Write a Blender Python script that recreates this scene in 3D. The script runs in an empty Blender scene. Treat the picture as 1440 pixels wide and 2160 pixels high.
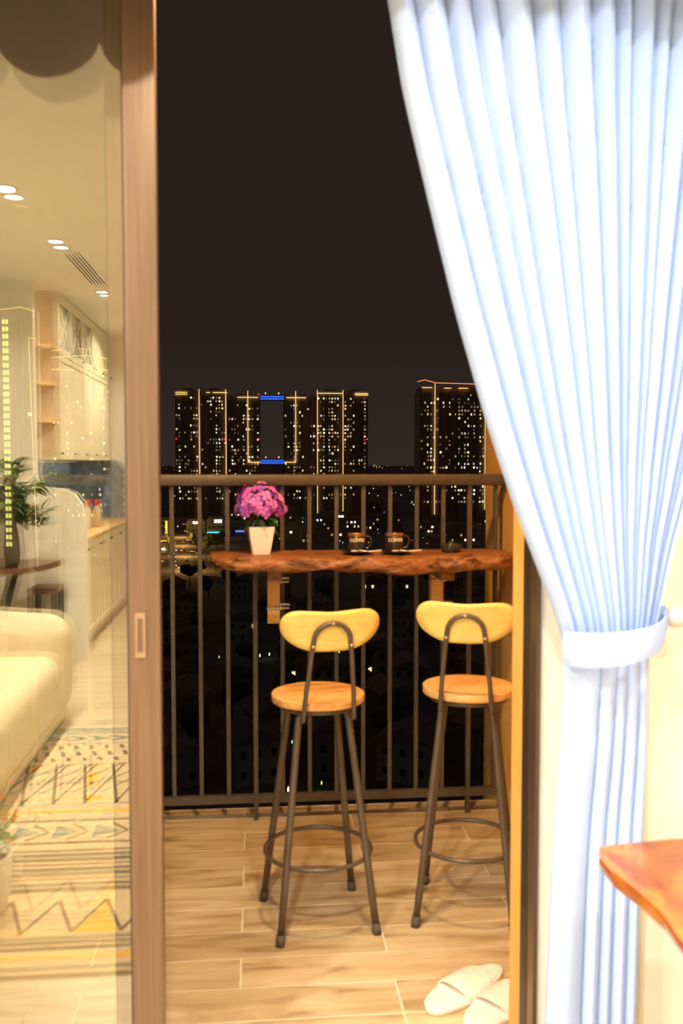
import bpy, bmesh, math, random
from mathutils import Vector, Matrix
random.seed(7)
PI = math.pi
S = bpy.context.scene
COL = S.collection

# ------------------------------------------------------------------ camera
cam_d = bpy.data.cameras.new('camera')
cam = bpy.data.objects.new('camera', cam_d); COL.objects.link(cam)
cam.location = (0, 0, 1.43)
cam.rotation_euler = (math.radians(90) - math.atan(102/1950), 0, math.radians(-5.3))
cam_d.sensor_width = 36; cam_d.lens = 36*1950/2160
cam_d.clip_start = .05; cam_d.clip_end = 40000
cam_d.dof.use_dof = True; cam_d.dof.focus_distance = 13; cam_d.dof.aperture_fstop = 4.5
S.camera = cam
# ------------------------------------------------------------------ exposure
S.view_settings.view_transform = 'Standard'; S.view_settings.look = 'None'
S.view_settings.exposure = 0; S.view_settings.gamma = 1
S.view_settings.use_curve_mapping = False
S.cycles.caustics_reflective = False; S.cycles.caustics_refractive = False
S.cycles.transparent_max_bounces = 16
# ------------------------------------------------------------------ sky: city night glow, warm near the horizon
W = bpy.data.worlds.new('night_sky'); S.world = W; W.use_nodes = True
nt = W.node_tree; nt.nodes.clear()
wo = nt.nodes.new('ShaderNodeOutputWorld'); bg = nt.nodes.new('ShaderNodeBackground')
tc = nt.nodes.new('ShaderNodeTexCoord'); sx = nt.nodes.new('ShaderNodeSeparateXYZ'); cr = nt.nodes.new('ShaderNodeValToRGB')
nt.links.new(tc.outputs['Generated'], sx.inputs[0]); nt.links.new(sx.outputs['Z'], cr.inputs[0])
nt.links.new(cr.outputs[0], bg.inputs[0]); nt.links.new(bg.outputs[0], wo.inputs[0])
cr.color_ramp.elements[0].position = 0; cr.color_ramp.elements[0].color = (.0315, .0218, .0166, 1)
cr.color_ramp.elements[1].position = .14; cr.color_ramp.elements[1].color = (.0218, .0142, .0122, 1)
bg.inputs[1].default_value = 1
# ------------------------------------------------------------------ light levels (the lamps themselves are built further down)
P_DOWN = 58          # ceiling downlights of the room, watts each
P_CURTAIN = 9.5       # downlight beside the curtain
P_BALCONY = 135       # warm lamp above the balcony door
C_ROOM = (1, .91, .76)
C_CURT = (1, .98, .95)
C_BALC = (1, .62, .28)

# ================================================================== helpers
class MB:
    """collects shapes in one bmesh"""
    def __init__(s): s.b = bmesh.new()
    def box(s, x0, x1, y0, y1, z0, z1, mi=0, m=None):
        vs = [s.b.verts.new(Vector(p)) for p in ((x0,y0,z0),(x1,y0,z0),(x1,y1,z0),(x0,y1,z0),(x0,y0,z1),(x1,y0,z1),(x1,y1,z1),(x0,y1,z1))]
        if m is not None:
            for v in vs: v.co = m @ v.co
        for f in ((3,2,1,0),(4,5,6,7),(0,1,5,4),(1,2,6,5),(2,3,7,6),(3,0,4,7)):
            s.b.faces.new([vs[i] for i in f]).material_index = mi
        return s
    def rbox(s, x0, x1, y0, y1, z0, z1, r, seg=3, mi=0):
        t = bmesh.new()
        bmesh.ops.create_cube(t, size=1)
        for v in t.verts: v.co = Vector(((x0+x1)/2+v.co.x*(x1-x0), (y0+y1)/2+v.co.y*(y1-y0), (z0+z1)/2+v.co.z*(z1-z0)))
        bmesh.ops.bevel(t, geom=t.edges[:], offset=r, segments=seg, profile=.5, affect='EDGES')
        for f in t.faces: f.smooth = True; f.material_index = mi
        s.merge(t); return s
    def merge(s, t, m=None):
        mp = {}
        for v in t.verts: mp[v] = s.b.verts.new((m @ v.co) if m else v.co)
        for f in t.faces:
            try:
                g = s.b.faces.new([mp[v] for v in f.verts]); g.smooth = f.smooth; g.material_index = f.material_index
            except ValueError: pass
        t.free()
    def tube(s, pts, r, n=10, closed=False, cap=True, mi=0):
        pts = [Vector(p) for p in pts]; N = len(pts)
        rs = r if isinstance(r, (list, tuple)) else [r]*N
        tang = []
        for i in range(N):
            a = pts[(i-1) % N] if closed or i > 0 else pts[i]
            b = pts[(i+1) % N] if closed or i < N-1 else pts[i]
            tang.append((b-a).normalized())
        up = Vector((0,0,1)) if abs(tang[0].z) < .9 else Vector((1,0,0))
        u = (up - tang[0]*up.dot(tang[0])).normalized()
        rings = []
        for i in range(N):
            u = (u - tang[i]*u.dot(tang[i])).normalized(); w = tang[i].cross(u)
            rings.append([s.b.verts.new(pts[i] + (u*math.cos(2*PI*k/n) + w*math.sin(2*PI*k/n))*rs[i]) for k in range(n)])
        for i in range(N if closed else N-1):
            A, B = rings[i], rings[(i+1) % N]
            for k in range(n):
                f = s.b.faces.new((A[k], A[(k+1) % n], B[(k+1) % n], B[k])); f.smooth = True; f.material_index = mi
        if cap and not closed:
            s.b.faces.new(rings[0][::-1]).material_index = mi; s.b.faces.new(rings[-1]).material_index = mi
        return s
    def lathe(s, prof, n=28, c=(0,0,0), mi=0):
        rings = []
        for r, z in prof:
            if r < 1e-6: rings.append([s.b.verts.new((c[0], c[1], c[2]+z))])
            else: rings.append([s.b.verts.new((c[0]+r*math.cos(2*PI*k/n), c[1]+r*math.sin(2*PI*k/n), c[2]+z)) for k in range(n)])
        for A, B in zip(rings, rings[1:]):
            for k in range(n):
                if len(A) == 1 and len(B) == 1: continue
                if len(A) == 1: q = (A[0], B[(k+1) % n], B[k])
                elif len(B) == 1: q = (A[k], A[(k+1) % n], B[0])
                else: q = (A[k], A[(k+1) % n], B[(k+1) % n], B[k])
                f = s.b.faces.new(q); f.smooth = True; f.material_index = mi
        return s
    def prism(s, out, d0, d1, axis='y', mi=0, smooth=False):
        """outline (a, b) extruded from d0 to d1 along an axis"""
        def P(a, b, d): return {'y': (a, d, b), 'x': (d, a, b), 'z': (a, b, d)}[axis]
        A = [s.b.verts.new(P(a, b, d0)) for a, b in out]; B = [s.b.verts.new(P(a, b, d1)) for a, b in out]
        n = len(out)
        fs = [s.b.faces.new(A), s.b.faces.new(B[::-1])]
        for i in range(n):
            f = s.b.faces.new((A[i], B[i], B[(i+1) % n], A[(i+1) % n])); f.smooth = smooth; fs.append(f)
        for f in fs: f.material_index = mi
        return s
    def poly(s, pts, mi=0):
        s.b.faces.new([s.b.verts.new(p) for p in pts]).material_index = mi; return s
    def grid(s, fn, nu, nv, mi=0):
        vs = [[s.b.verts.new(fn(i/nu, j/nv)) for i in range(nu+1)] for j in range(nv+1)]
        for j in range(nv):
            for i in range(nu):
                f = s.b.faces.new((vs[j][i], vs[j][i+1], vs[j+1][i+1], vs[j+1][i])); f.smooth = True; f.material_index = mi
        return s
    def ico(s, c, r, sub=1, sc=(1,1,1), jit=0, mi=0):
        t = bmesh.new(); bmesh.ops.create_icosphere(t, subdivisions=sub, radius=1)
        for v in t.verts:
            k = 1 + random.uniform(-jit, jit)
            v.co = Vector((c[0]+v.co.x*r*sc[0]*k, c[1]+v.co.y*r*sc[1]*k, c[2]+v.co.z*r*sc[2]*k))
        for f in t.faces: f.smooth = True; f.material_index = mi
        s.merge(t); return s
    def mesh(s, name, mats, fix=True):
        if fix: bmesh.ops.recalc_face_normals(s.b, faces=s.b.faces[:])
        me = bpy.data.meshes.new(name); s.b.to_mesh(me); s.b.free()
        for m in (mats if isinstance(mats, (list, tuple)) else [mats]): me.materials.append(m)
        return me

def obj(name, mb, mats, parent=None, fix=True, loc=None):
    me = mb.mesh(name, mats, fix) if isinstance(mb, MB) else mb
    o = bpy.data.objects.new(name, me); COL.objects.link(o)
    if parent: o.parent = parent
    if loc: o.location = loc
    return o
def tag(o, label, cat, group=None, kind=None):
    o['label'] = label; o['category'] = cat
    if group: o['group'] = group
    if kind: o['kind'] = kind
    return o
def struct(o, label=None):
    o['kind'] = 'structure'
    if label: o['label'] = label
    return o
def thing(name, label, cat, loc=(0,0,0), rz=0, group=None):
    o = bpy.data.objects.new(name, None); COL.objects.link(o); o.empty_display_size = .1
    o.location = loc; o.rotation_euler = (0,0,rz)
    return tag(o, label, cat, group)

# ------------------------------------------------------------------ materials
def pm(name, c, rough=.5, metal=0, spec=.5, emit=None, es=0, coat=0):
    m = bpy.data.materials.new(name); m.use_nodes = True
    b = m.node_tree.nodes['Principled BSDF']
    b.inputs['Base Color'].default_value = (*c, 1); b.inputs['Roughness'].default_value = rough
    b.inputs['Metallic'].default_value = metal; b.inputs['Specular IOR Level'].default_value = spec
    b.inputs['Coat Weight'].default_value = coat
    if emit: b.inputs['Emission Color'].default_value = (*emit, 1); b.inputs['Emission Strength'].default_value = es
    return m
def noise_col(m, stops, scale=(1,1,1), nscale=4, detail=4, rand=0, distort=0, bump=0, rough_var=0, coord='Position', rsat=0):
    """colour ramp over a (stretched) noise in world space, shifted per object"""
    t = m.node_tree; b = t.nodes['Principled BSDF']; L = t.links.new
    if coord == 'Position': g = t.nodes.new('ShaderNodeNewGeometry').outputs['Position']
    else: g = t.nodes.new('ShaderNodeTexCoord').outputs['Object']
    mp = t.nodes.new('ShaderNodeMapping'); mp.inputs['Scale'].default_value = scale
    oi = t.nodes.new('ShaderNodeObjectInfo')
    mu = t.nodes.new('ShaderNodeVectorMath'); mu.operation = 'SCALE'; mu.inputs[0].default_value = (37, 61, 23)
    L(oi.outputs['Random'], mu.inputs['Scale']); L(g, mp.inputs['Vector'])
    ad = t.nodes.new('ShaderNodeVectorMath'); ad.operation = 'ADD'; L(mp.outputs[0], ad.inputs[0])
    if rand: L(mu.outputs[0], ad.inputs[1])
    n = t.nodes.new('ShaderNodeTexNoise'); n.inputs['Scale'].default_value = nscale; n.inputs['Detail'].default_value = detail
    n.inputs['Distortion'].default_value = distort
    L(ad.outputs[0], n.inputs['Vector'])
    r = t.nodes.new('ShaderNodeValToRGB'); e = r.color_ramp.elements
    while len(e) < len(stops): e.new(.5)
    for k, (p, c) in enumerate(stops): e[k].position = p; e[k].color = (*c, 1)
    L(n.outputs['Fac'], r.inputs[0])
    out = r.outputs[0]
    if rsat:
        h = t.nodes.new('ShaderNodeHueSaturation'); mr = t.nodes.new('ShaderNodeMapRange')
        mr.inputs['To Min'].default_value = 1-rsat; mr.inputs['To Max'].default_value = 1+rsat
        L(oi.outputs['Random'], mr.inputs[0]); L(mr.outputs[0], h.inputs['Value']); L(out, h.inputs['Color']); out = h.outputs[0]
    L(out, b.inputs['Base Color'])
    if bump:
        bp = t.nodes.new('ShaderNodeBump'); bp.inputs['Strength'].default_value = bump; bp.inputs['Distance'].default_value = .01
        L(n.outputs['Fac'], bp.inputs['Height']); L(bp.outputs[0], b.inputs['Normal'])
    return m
def glow(name, c, s):
    m = pm(name, (.02,.02,.02), emit=c, es=s); m.cycles.emission_sampling = 'NONE'; return m

M = {}
M['plank'] = noise_col(pm('balcony_wood_tile', (.6,.45,.28), .38), [(.28,(.32,.205,.09)),(.42,(.49,.36,.19)),(.56,(.60,.47,.265)),(.75,(.66,.54,.33))], (1.5,8,8), 2.3, 6, 1, .8, .05, rsat=.09)
M['grout'] = noise_col(pm('pale_grout', (.75,.66,.5), .8), [(.3,(.68,.59,.44)),(.7,(.78,.69,.53))], nscale=20)
M['plank_room'] = noise_col(pm('room_wood_tile', (.6,.5,.36), .3), [(.3,(.44,.33,.2)),(.5,(.6,.48,.33)),(.7,(.7,.58,.42))], (1.1,9,9), 2.2, 6, 1, .6, .03, rsat=.06)
M['orange_wall'] = noise_col(pm('ochre_paint', (.72,.42,.13), .7), [(.3,(.80,.44,.10)),(.7,(.88,.53,.15))], nscale=3, bump=.05)
M['cream_wall'] = noise_col(pm('cream_paint', (.86,.80,.62), .7), [(.3,(.88,.84,.70)),(.7,(.91,.87,.74))], nscale=2)
M['white_wall'] = noise_col(pm('white_paint', (.85,.80,.72), .75), [(.3,(.83,.78,.70)),(.7,(.87,.83,.75))], nscale=2)
M['peach_wall'] = noise_col(pm('peach_paint', (.85,.66,.5), .75), [(.3,(.82,.62,.46)),(.7,(.87,.69,.53))], nscale=2)
M['ceiling'] = noise_col(pm('ceiling_paint', (.82,.78,.7), .85), [(.3,(.81,.77,.69)),(.7,(.83,.79,.71))], nscale=1)
M['ext_wall'] = noise_col(pm('outside_render', (.6,.5,.36), .85), [(.3,(.55,.45,.32)),(.7,(.64,.54,.4))], nscale=3)
M['alu'] = noise_col(pm('brown_aluminium', (.13,.08,.05), .36, .7, .5), [(.3,(.175,.114,.073)),(.7,(.22,.145,.094))], (20,20,.6), 6, 2)
M['alu_dark'] = noise_col(pm('dark_gasket', (.03,.022,.017), .5), [(.3,(.026,.019,.014)),(.7,(.04,.029,.022))], nscale=12)
M['handle'] = noise_col(pm('bronze_pull', (.3,.2,.12), .35, .3), [(.3,(.27,.18,.11)),(.7,(.33,.225,.135))], nscale=30)
M['rail'] = noise_col(pm('grey_brown_railing_paint', (.16,.125,.085), .5), [(.3,(.066,.055,.041)),(.7,(.09,.075,.056))], (9,9,9), 4)
M['iron'] = noise_col(pm('black_steel', (.06,.045,.032), .34, .0, .6), [(.3,(.085,.064,.043)),(.7,(.11,.083,.057))], nscale=15)
M['rubber'] = noise_col(pm('rubber', (.07,.058,.045), .7), [(.3,(.06,.05,.04)),(.7,(.085,.07,.055))], nscale=25)
M['ply'] = noise_col(pm('pale_bent_plywood', (.85,.62,.25), .4), [(.3,(.86,.60,.14)),(.48,(.94,.72,.20)),(.6,(.9,.66,.17)),(.75,(.95,.75,.23))], (1.5,3,12), 3.2, 3, 1, .3, coord='Object')
M['seat'] = noise_col(pm('oiled_seat_wood', (.68,.38,.13), .38), [(.3,(.62,.30,.07)),(.45,(.80,.45,.14)),(.6,(.88,.54,.20)),(.75,(.76,.40,.11))], (2.2,12,10), 2.4, 5, 1, .7, coord='Object')
M['screw'] = noise_col(pm('copper_screw', (.8,.5,.35), .35, .7), [(.3,(.75,.46,.32)),(.7,(.85,.55,.4))], nscale=60)
M['slab'] = noise_col(pm('oiled_live_edge', (.36,.13,.035), .42), [(.30,(.06,.02,.007)),(.42,(.22,.078,.022)),(.53,(.36,.15,.046)),(.62,(.24,.09,.026)),(.75,(.46,.22,.078))], (4,8,8), 3.2, 9, 0, 1.6, .9)
M['bracket'] = noise_col(pm('raw_pine_bracket', (.62,.36,.13), .6), [(.3,(.74,.42,.13)),(.6,(.86,.53,.20)),(.8,(.45,.22,.06))], (30,30,6), 2, 4)
M['steel'] = noise_col(pm('galvanised_steel', (.75,.72,.66), .4, .4), [(.3,(.7,.67,.61)),(.7,(.8,.77,.71))], nscale=40)
M['pot'] = noise_col(pm('white_ceramic', (.88,.82,.7), .35), [(.3,(.9,.88,.82)),(.7,(.94,.92,.86))], nscale=9)
M['soil'] = noise_col(pm('soil', (.05,.03,.02), .9), [(.3,(.03,.02,.012)),(.7,(.08,.05,.03))], nscale=90, bump=.6)
M['pet1'] = noise_col(pm('pink_petal', (.75,.12,.36), .6), [(.3,(.62,.12,.60)),(.7,(.80,.27,.78))], nscale=40)
M['pet2'] = noise_col(pm('magenta_petal', (.45,.05,.32), .6), [(.3,(.36,.05,.46)),(.7,(.56,.12,.66))], nscale=40)
M['pet3'] = noise_col(pm('violet_petal', (.33,.07,.42), .6), [(.3,(.22,.06,.50)),(.7,(.40,.15,.74))], nscale=40)
M['leaf'] = noise_col(pm('green_leaf', (.05,.16,.03), .5), [(.3,(.03,.16,.025)),(.7,(.10,.34,.06))], nscale=25)
M['leaf_dark'] = noise_col(pm('dark_leaf', (.05,.07,.03), .5), [(.3,(.03,.045,.02)),(.7,(.08,.10,.045))], nscale=25)
M['olive'] = noise_col(pm('olive_leaf', (.06,.11,.03), .5), [(.3,(.03,.06,.015)),(.7,(.12,.2,.06))], nscale=12)
M['flower_orange'] = noise_col(pm('orange_blossom', (.85,.25,.05), .6), [(.3,(.8,.18,.03)),(.7,(.9,.36,.1))], nscale=60)
M['mug'] = noise_col(pm('dark_glazed_stoneware', (.035,.025,.022), .16), [(.3,(.028,.02,.018)),(.7,(.045,.033,.028))], nscale=20)
M['mug_rim'] = noise_col(pm('brown_reactive_glaze', (.34,.13,.045), .2), [(.3,(.14,.05,.016)),(.7,(.30,.12,.045))], nscale=50)
M['letter'] = noise_col(pm('cream_glaze', (.8,.66,.42), .4), [(.3,(.74,.6,.36)),(.7,(.86,.72,.48))], nscale=60)
M['coffee'] = noise_col(pm('coffee', (.03,.014,.006), .1), [(.3,(.025,.012,.005)),(.7,(.04,.018,.008))], nscale=30)
M['spoon'] = noise_col(pm('polished_spoon_steel', (.85,.82,.76), .3, .4), [(.3,(.82,.79,.73)),(.7,(.88,.85,.79))], nscale=20)
M['dish'] = noise_col(pm('smoked_glass_dish', (.03,.03,.026), .12), [(.3,(.02,.02,.018)),(.7,(.05,.05,.043))], nscale=30)
M['slip'] = noise_col(pm('pale_foam_slipper', (.86,.78,.68), .7), [(.3,(.84,.76,.66)),(.7,(.88,.81,.71))], nscale=30, bump=.03)
M['table'] = noise_col(pm('varnished_red_wood', (.55,.17,.035), .22, coat=.3), [(.25,(.15,.03,.008)),(.42,(.34,.08,.016)),(.52,(.50,.17,.026)),(.62,(.32,.07,.014)),(.75,(.60,.25,.04))], (3,1.3,6), 2.4, 5, 0, 1.4, .08)
M['table2'] = noise_col(pm('dark_red_wood', (.2,.07,.03), .3), [(.3,(.08,.035,.018)),(.55,(.16,.07,.038)),(.75,(.22,.10,.055))], (2,8,8), 2.4, 5, 0, 1)
M['iron2'] = noise_col(pm('black_table_leg', (.035,.033,.03), .45), [(.3,(.03,.028,.026)),(.7,(.042,.04,.036))], nscale=20)
M['leather'] = noise_col(pm('cream_leather', (.78,.68,.5), .45), [(.3,(.72,.60,.41)),(.7,(.76,.64,.45))], nscale=50, bump=.02)
M['cushion'] = noise_col(pm('patterned_cushion', (.2,.22,.2), .8), [(.42,(.12,.15,.15)),(.5,(.5,.46,.3)),(.56,(.7,.52,.1)),(.62,(.25,.3,.3))], nscale=14)
M['vase'] = noise_col(pm('grey_brown_glaze', (.08,.065,.05), .25), [(.3,(.06,.05,.04)),(.7,(.10,.08,.062))], nscale=8)
M['cab'] = noise_col(pm('cream_lacquer', (.84,.76,.6), .4), [(.3,(.82,.74,.58)),(.7,(.86,.78,.62))], nscale=4)
M['cab_glass'] = noise_col(pm('grey_cabinet_glass', (.3,.29,.25), .15), [(.3,(.27,.26,.22)),(.7,(.33,.32,.28))], nscale=4)
M['worktop'] = noise_col(pm('oak_worktop', (.6,.4,.16), .4), [(.3,(.5,.31,.11)),(.7,(.68,.46,.2))], (9,1.5,9), 3, 4)
M['black'] = noise_col(pm('black_knob', (.03,.028,.025), .4), [(.3,(.026,.024,.022)),(.7,(.036,.033,.03))], nscale=40)
M['tile_blue'] = noise_col(pm('blue_scale_tile', (.05,.085,.16), .2), [(.3,(.11,.18,.33)),(.7,(.2,.27,.38))], nscale=5, rand=1, rsat=.3)
M['tile_grout'] = noise_col(pm('white_tile_grout', (.7,.68,.62), .7), [(.3,(.40,.42,.43)),(.7,(.46,.48,.49))], nscale=30)
M['shelf'] = noise_col(pm('shelf_wood', (.62,.40,.2), .5), [(.3,(.56,.34,.16)),(.7,(.68,.46,.24))], (8,2,8), 3, 4)
M['rug'] = noise_col(pm('beige_rug', (.62,.55,.45), .95), [(.3,(.54,.42,.26)),(.7,(.68,.55,.36))], nscale=60, bump=.4)
M['rug_dark'] = noise_col(pm('rug_charcoal_yarn', (.08,.075,.06), .95), [(.3,(.09,.078,.055)),(.7,(.15,.13,.095))], nscale=80)
M['rug_teal'] = noise_col(pm('rug_teal_yarn', (.16,.22,.22), .95), [(.3,(.12,.17,.17)),(.7,(.21,.28,.28))], nscale=80)
M['rug_gold'] = noise_col(pm('rug_mustard_yarn', (.75,.42,.03), .95), [(.3,(.68,.36,.02)),(.7,(.82,.49,.05))], nscale=80)
M['white_plastic'] = noise_col(pm('white_plastic', (.85,.83,.78), .4), [(.3,(.83,.81,.76)),(.7,(.87,.85,.8))], nscale=20)
M['vent_dark'] = noise_col(pm('vent_shadow_gap', (.16,.14,.11), .8), [(.3,(.14,.12,.095)),(.7,(.18,.16,.125))], nscale=20)
M['lens'] = pm('lit_lamp_lens', (.9,.9,.85), .4, emit=(1,.95,.82), es=45)
M['lens_b'] = pm('lit_balcony_lens', (.9,.85,.7), .4, emit=(1,.7,.38), es=20)
M['red_cap'] = noise_col(pm('red_cap', (.7,.04,.03), .4), [(.3,(.65,.03,.025)),(.7,(.75,.06,.04))], nscale=30)
M['sauce'] = noise_col(pm('sauce_bottle', (.62,.45,.3), .25), [(.3,(.56,.39,.25)),(.7,(.68,.51,.36))], nscale=20)
M['kettle'] = noise_col(pm('dark_kettle', (.05,.048,.042), .25, .3), [(.3,(.04,.038,.034)),(.7,(.06,.058,.05))], nscale=20)
M['blue_orb'] = noise_col(pm('pale_blue_orb', (.28,.55,.68), .3), [(.3,(.24,.5,.63)),(.7,(.33,.6,.73))], nscale=20)

# curtain cloths: diffuse with some light coming through
def cloth(name, c, trans, rough=.9):
    m = bpy.data.materials.new(name); m.use_nodes = True; t = m.node_tree; L = t.links.new
    o = t.nodes['Material Output']; t.nodes.remove(t.nodes['Principled BSDF'])
    d = t.nodes.new('ShaderNodeBsdfDiffuse'); q = t.nodes.new('ShaderNodeBsdfTranslucent'); x = t.nodes.new('ShaderNodeMixShader')
    n = t.nodes.new('ShaderNodeTexNoise'); n.inputs['Scale'].default_value = 300
    r = t.nodes.new('ShaderNodeValToRGB')
    r.color_ramp.elements[0].position = .3; r.color_ramp.elements[0].color = (*[v*.97 for v in c], 1)
    r.color_ramp.elements[1].position = .7; r.color_ramp.elements[1].color = (*[min(1, v*1.03) for v in c], 1)
    L(n.outputs['Fac'], r.inputs[0]); L(r.outputs[0], d.inputs[0]); L(r.outputs[0], q.inputs[0])
    x.inputs[0].default_value = trans; L(d.outputs[0], x.inputs[1]); L(q.outputs[0], x.inputs[2]); L(x.outputs[0], o.inputs[0])
    return m
M['curtain'] = cloth('light_blue_curtain_cloth', (.47,.62,.95), .12)
M['valance'] = cloth('grey_valance_cloth', (.60,.56,.50), .45)
M['sheer'] = cloth('cream_sheer_cloth', (.92,.86,.74), .4)
# coated door glass: a mirror-like film over clear glass
g = bpy.data.materials.new('coated_glass'); g.use_nodes = True; t = g.node_tree; L = t.links.new
go = t.nodes['Material Output']; t.nodes.remove(t.nodes['Principled BSDF'])
tr = t.nodes.new('ShaderNodeBsdfTransparent'); tr.inputs[0].default_value = (.95,.96,.93,1)
gl = t.nodes.new('ShaderNodeBsdfGlossy'); gl.inputs['Color'].default_value = (1,.95,.82,1); gl.inputs['Roughness'].default_value = 0
lw = t.nodes.new('ShaderNodeFresnel'); lw.inputs[0].default_value = 1.5
ad = t.nodes.new('ShaderNodeMath'); ad.operation = 'ADD'; ad.inputs[1].default_value = .105; L(lw.outputs[0], ad.inputs[0])
mx = t.nodes.new('ShaderNodeMixShader'); L(ad.outputs[0], mx.inputs[0]); L(tr.outputs[0], mx.inputs[1]); L(gl.outputs[0], mx.inputs[2]); L(mx.outputs[0], go.inputs[0])
M['glass'] = g
# city
M['tower'] = noise_col(pm('tower_concrete', (.16,.13,.12), .9), [(.3,(.30,.25,.22)),(.7,(.38,.32,.29))], nscale=.05)
M['tower_fin'] = noise_col(pm('tower_fins', (.1,.08,.075), .9), [(.3,(.17,.14,.125)),(.7,(.23,.19,.17))], nscale=.05)
M['win_warm'] = glow('warm_window', (1,.70,.32), 1.2)
M['win_pale'] = glow('pale_window', (1,.84,.52), 1.4)
M['win_cool'] = glow('cool_window', (.86,.9,1), 1.2)
M['win_dim'] = glow('dim_window', (1,.66,.32), .45)
M['win_faint'] = glow('faint_window', (1,.72,.45), .16)
M['win_yellow'] = glow('stair_window', (.95,.82,.25), 1.6)
M['strip_gold'] = glow('gold_light_strip', (1,.58,.22), 1.3)
M['strip_crown'] = glow('crown_light_strip', (1,.62,.2), 1.5)
M['strip_red'] = glow('red_gold_light_strip', (1,.32,.12), 1.2)
M['strip_blue'] = glow('blue_light_strip', (.03,.13,1), 1.6)
M['red_lamp'] = glow('red_beacon', (1,.05,.04), 1.5)
M['sign_white'] = glow('white_sign', (.9,.93,1), 2.5)
M['sign_teal'] = glow('teal_sign', (.1,.75,.85), 1.3)
M['sign_blue'] = glow('blue_sign', (.16,.25,1), 1.5)
M['sign_gold'] = glow('gold_sign', (1,.55,.06), 1.8)
M['lamp_white'] = glow('white_street_lamp', (.9,.95,1), 2)
M['lamp_warm'] = glow('warm_street_lamp', (1,.8,.5), 2)
M['lamp_amber'] = glow('amber_street_lamp', (1,.5,.14), 1.8)
M['lamp_blue'] = glow('blue_street_lamp', (.35,.45,1), 1.5)
M['lamp_green'] = glow('green_garden_lamp', (.55,.95,.2), 1.4)
M['lamp_red'] = glow('red_street_light', (1,.12,.06), 1.5)
M['ground'] = noise_col(pm('night_ground', (.12,.11,.09), .95), [(.3,(.16,.15,.13)),(.7,(.36,.31,.28))], nscale=.02)
M['asphalt'] = noise_col(pm('asphalt', (.3,.28,.24), .9), [(.3,(.26,.24,.2)),(.7,(.34,.32,.28))], nscale=.4)
M['house'] = noise_col(pm('house_plaster', (.5,.45,.38), .9), [(.3,(.30,.28,.22)),(.7,(.46,.42,.34))], nscale=.08, rand=1, rsat=.3)
M['roof'] = noise_col(pm('roof_tiles', (.16,.1,.08), .9), [(.3,(.22,.16,.13)),(.7,(.36,.27,.22))], nscale=.8, rand=1, rsat=.3)
M['darkwin'] = noise_col(pm('dark_pane', (.02,.02,.02), .2), [(.3,(.015,.015,.015)),(.7,(.03,.03,.03))], nscale=1)
M['tree'] = noise_col(pm('tree_foliage', (.05,.07,.03), .9), [(.3,(.07,.08,.04)),(.7,(.14,.16,.08))], nscale=.5)
M['bark'] = noise_col(pm('bark', (.08,.06,.04), .9), [(.3,(.06,.045,.03)),(.7,(.1,.08,.05))], nscale=2)
M['car'] = noise_col(pm('car_paint', (.3,.3,.3), .3), [(.3,(.25,.25,.25)),(.7,(.35,.35,.35))], nscale=.3, rand=1, rsat=.7)

# ================================================================== STRUCTURE
GY = 1.95                                   # inner glass plane
CEIL = 2.74
# room shell
f = struct(obj('floor', MB().box(-2.5, 2.2, -8, 2.06, -.12, -.004), M['grout']), 'pale wood-look plank floor inside the room')
f['category'] = 'floor'
pl = None
for r in range(42):
    y1 = 1.9 - r*.2
    for c in range(-3, 3):
        x0 = max(-2.5, c*1.2 + (.6 if r % 2 else 0)); x1 = min(1.4, c*1.2 + 1.2 + (.6 if r % 2 else 0)) - .004
        if x1 - x0 < .05: continue
        if y1 < -6.6: continue
        obj('plank', MB().box(x0, x1, y1-.197, y1, -.01, 0), M['plank_room'], f)
struct(obj('ceiling', MB().box(-2.5, 2.2, -8, 2.1, CEIL, CEIL+.15), M['ceiling']), 'white ceiling of the room with downlights')
struct(obj('wall_left', MB().box(-2.6, -2.5, -8, 2.1, 0, CEIL), M['white_wall']), 'white wall behind the cream sofa')
struct(obj('wall_right', MB().box(2.2, 2.3, -8, 2.1, 0, CEIL), M['cream_wall']), 'cream side wall of the room')
struct(obj('wall_back', MB().box(-2.5, 2.2, -8.1, -8, 0, CEIL), M['white_wall']), 'far white wall of the room')
# wall with the balcony door: right of the opening, above it, left of it
struct(obj('wall_front', MB().box(.613, 2.2, 1.95, 2.035, 0, CEIL), M['cream_wall']), 'cream wall to the right of the balcony door, behind the curtain')
struct(obj('wall_lintel', MB().box(-2.5, .613, 1.95, 2.06, 2.56, CEIL), M['cream_wall']), 'wall above the sliding door')
# outer skin of that wall: ochre render with the door reveal
ow = MB().box(.604, 2.3, 2.035, 2.125, 0, 3.3); ow.box(-3.4, .604, 2.06, 2.125, 2.56, 3.3); ow.box(-3.4, -2.6, 2.06, 2.125, 0, 2.56)
struct(obj('wall_outside', ow, M['orange_wall']), 'ochre rendered outer wall and door reveal on the balcony')
struct(obj('wall_balcony_right', MB().box(1.01, 1.16, 2.125, 4.0, -.3, 3.2), M['orange_wall']), 'ochre wall closing the balcony on the right')
struct(obj('wall_balcony_left', MB().box(-3.5, -3.4, 2.125, 4.0, -.3, 3.2), M['orange_wall']), 'ochre wall closing the balcony on the left')
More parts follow.
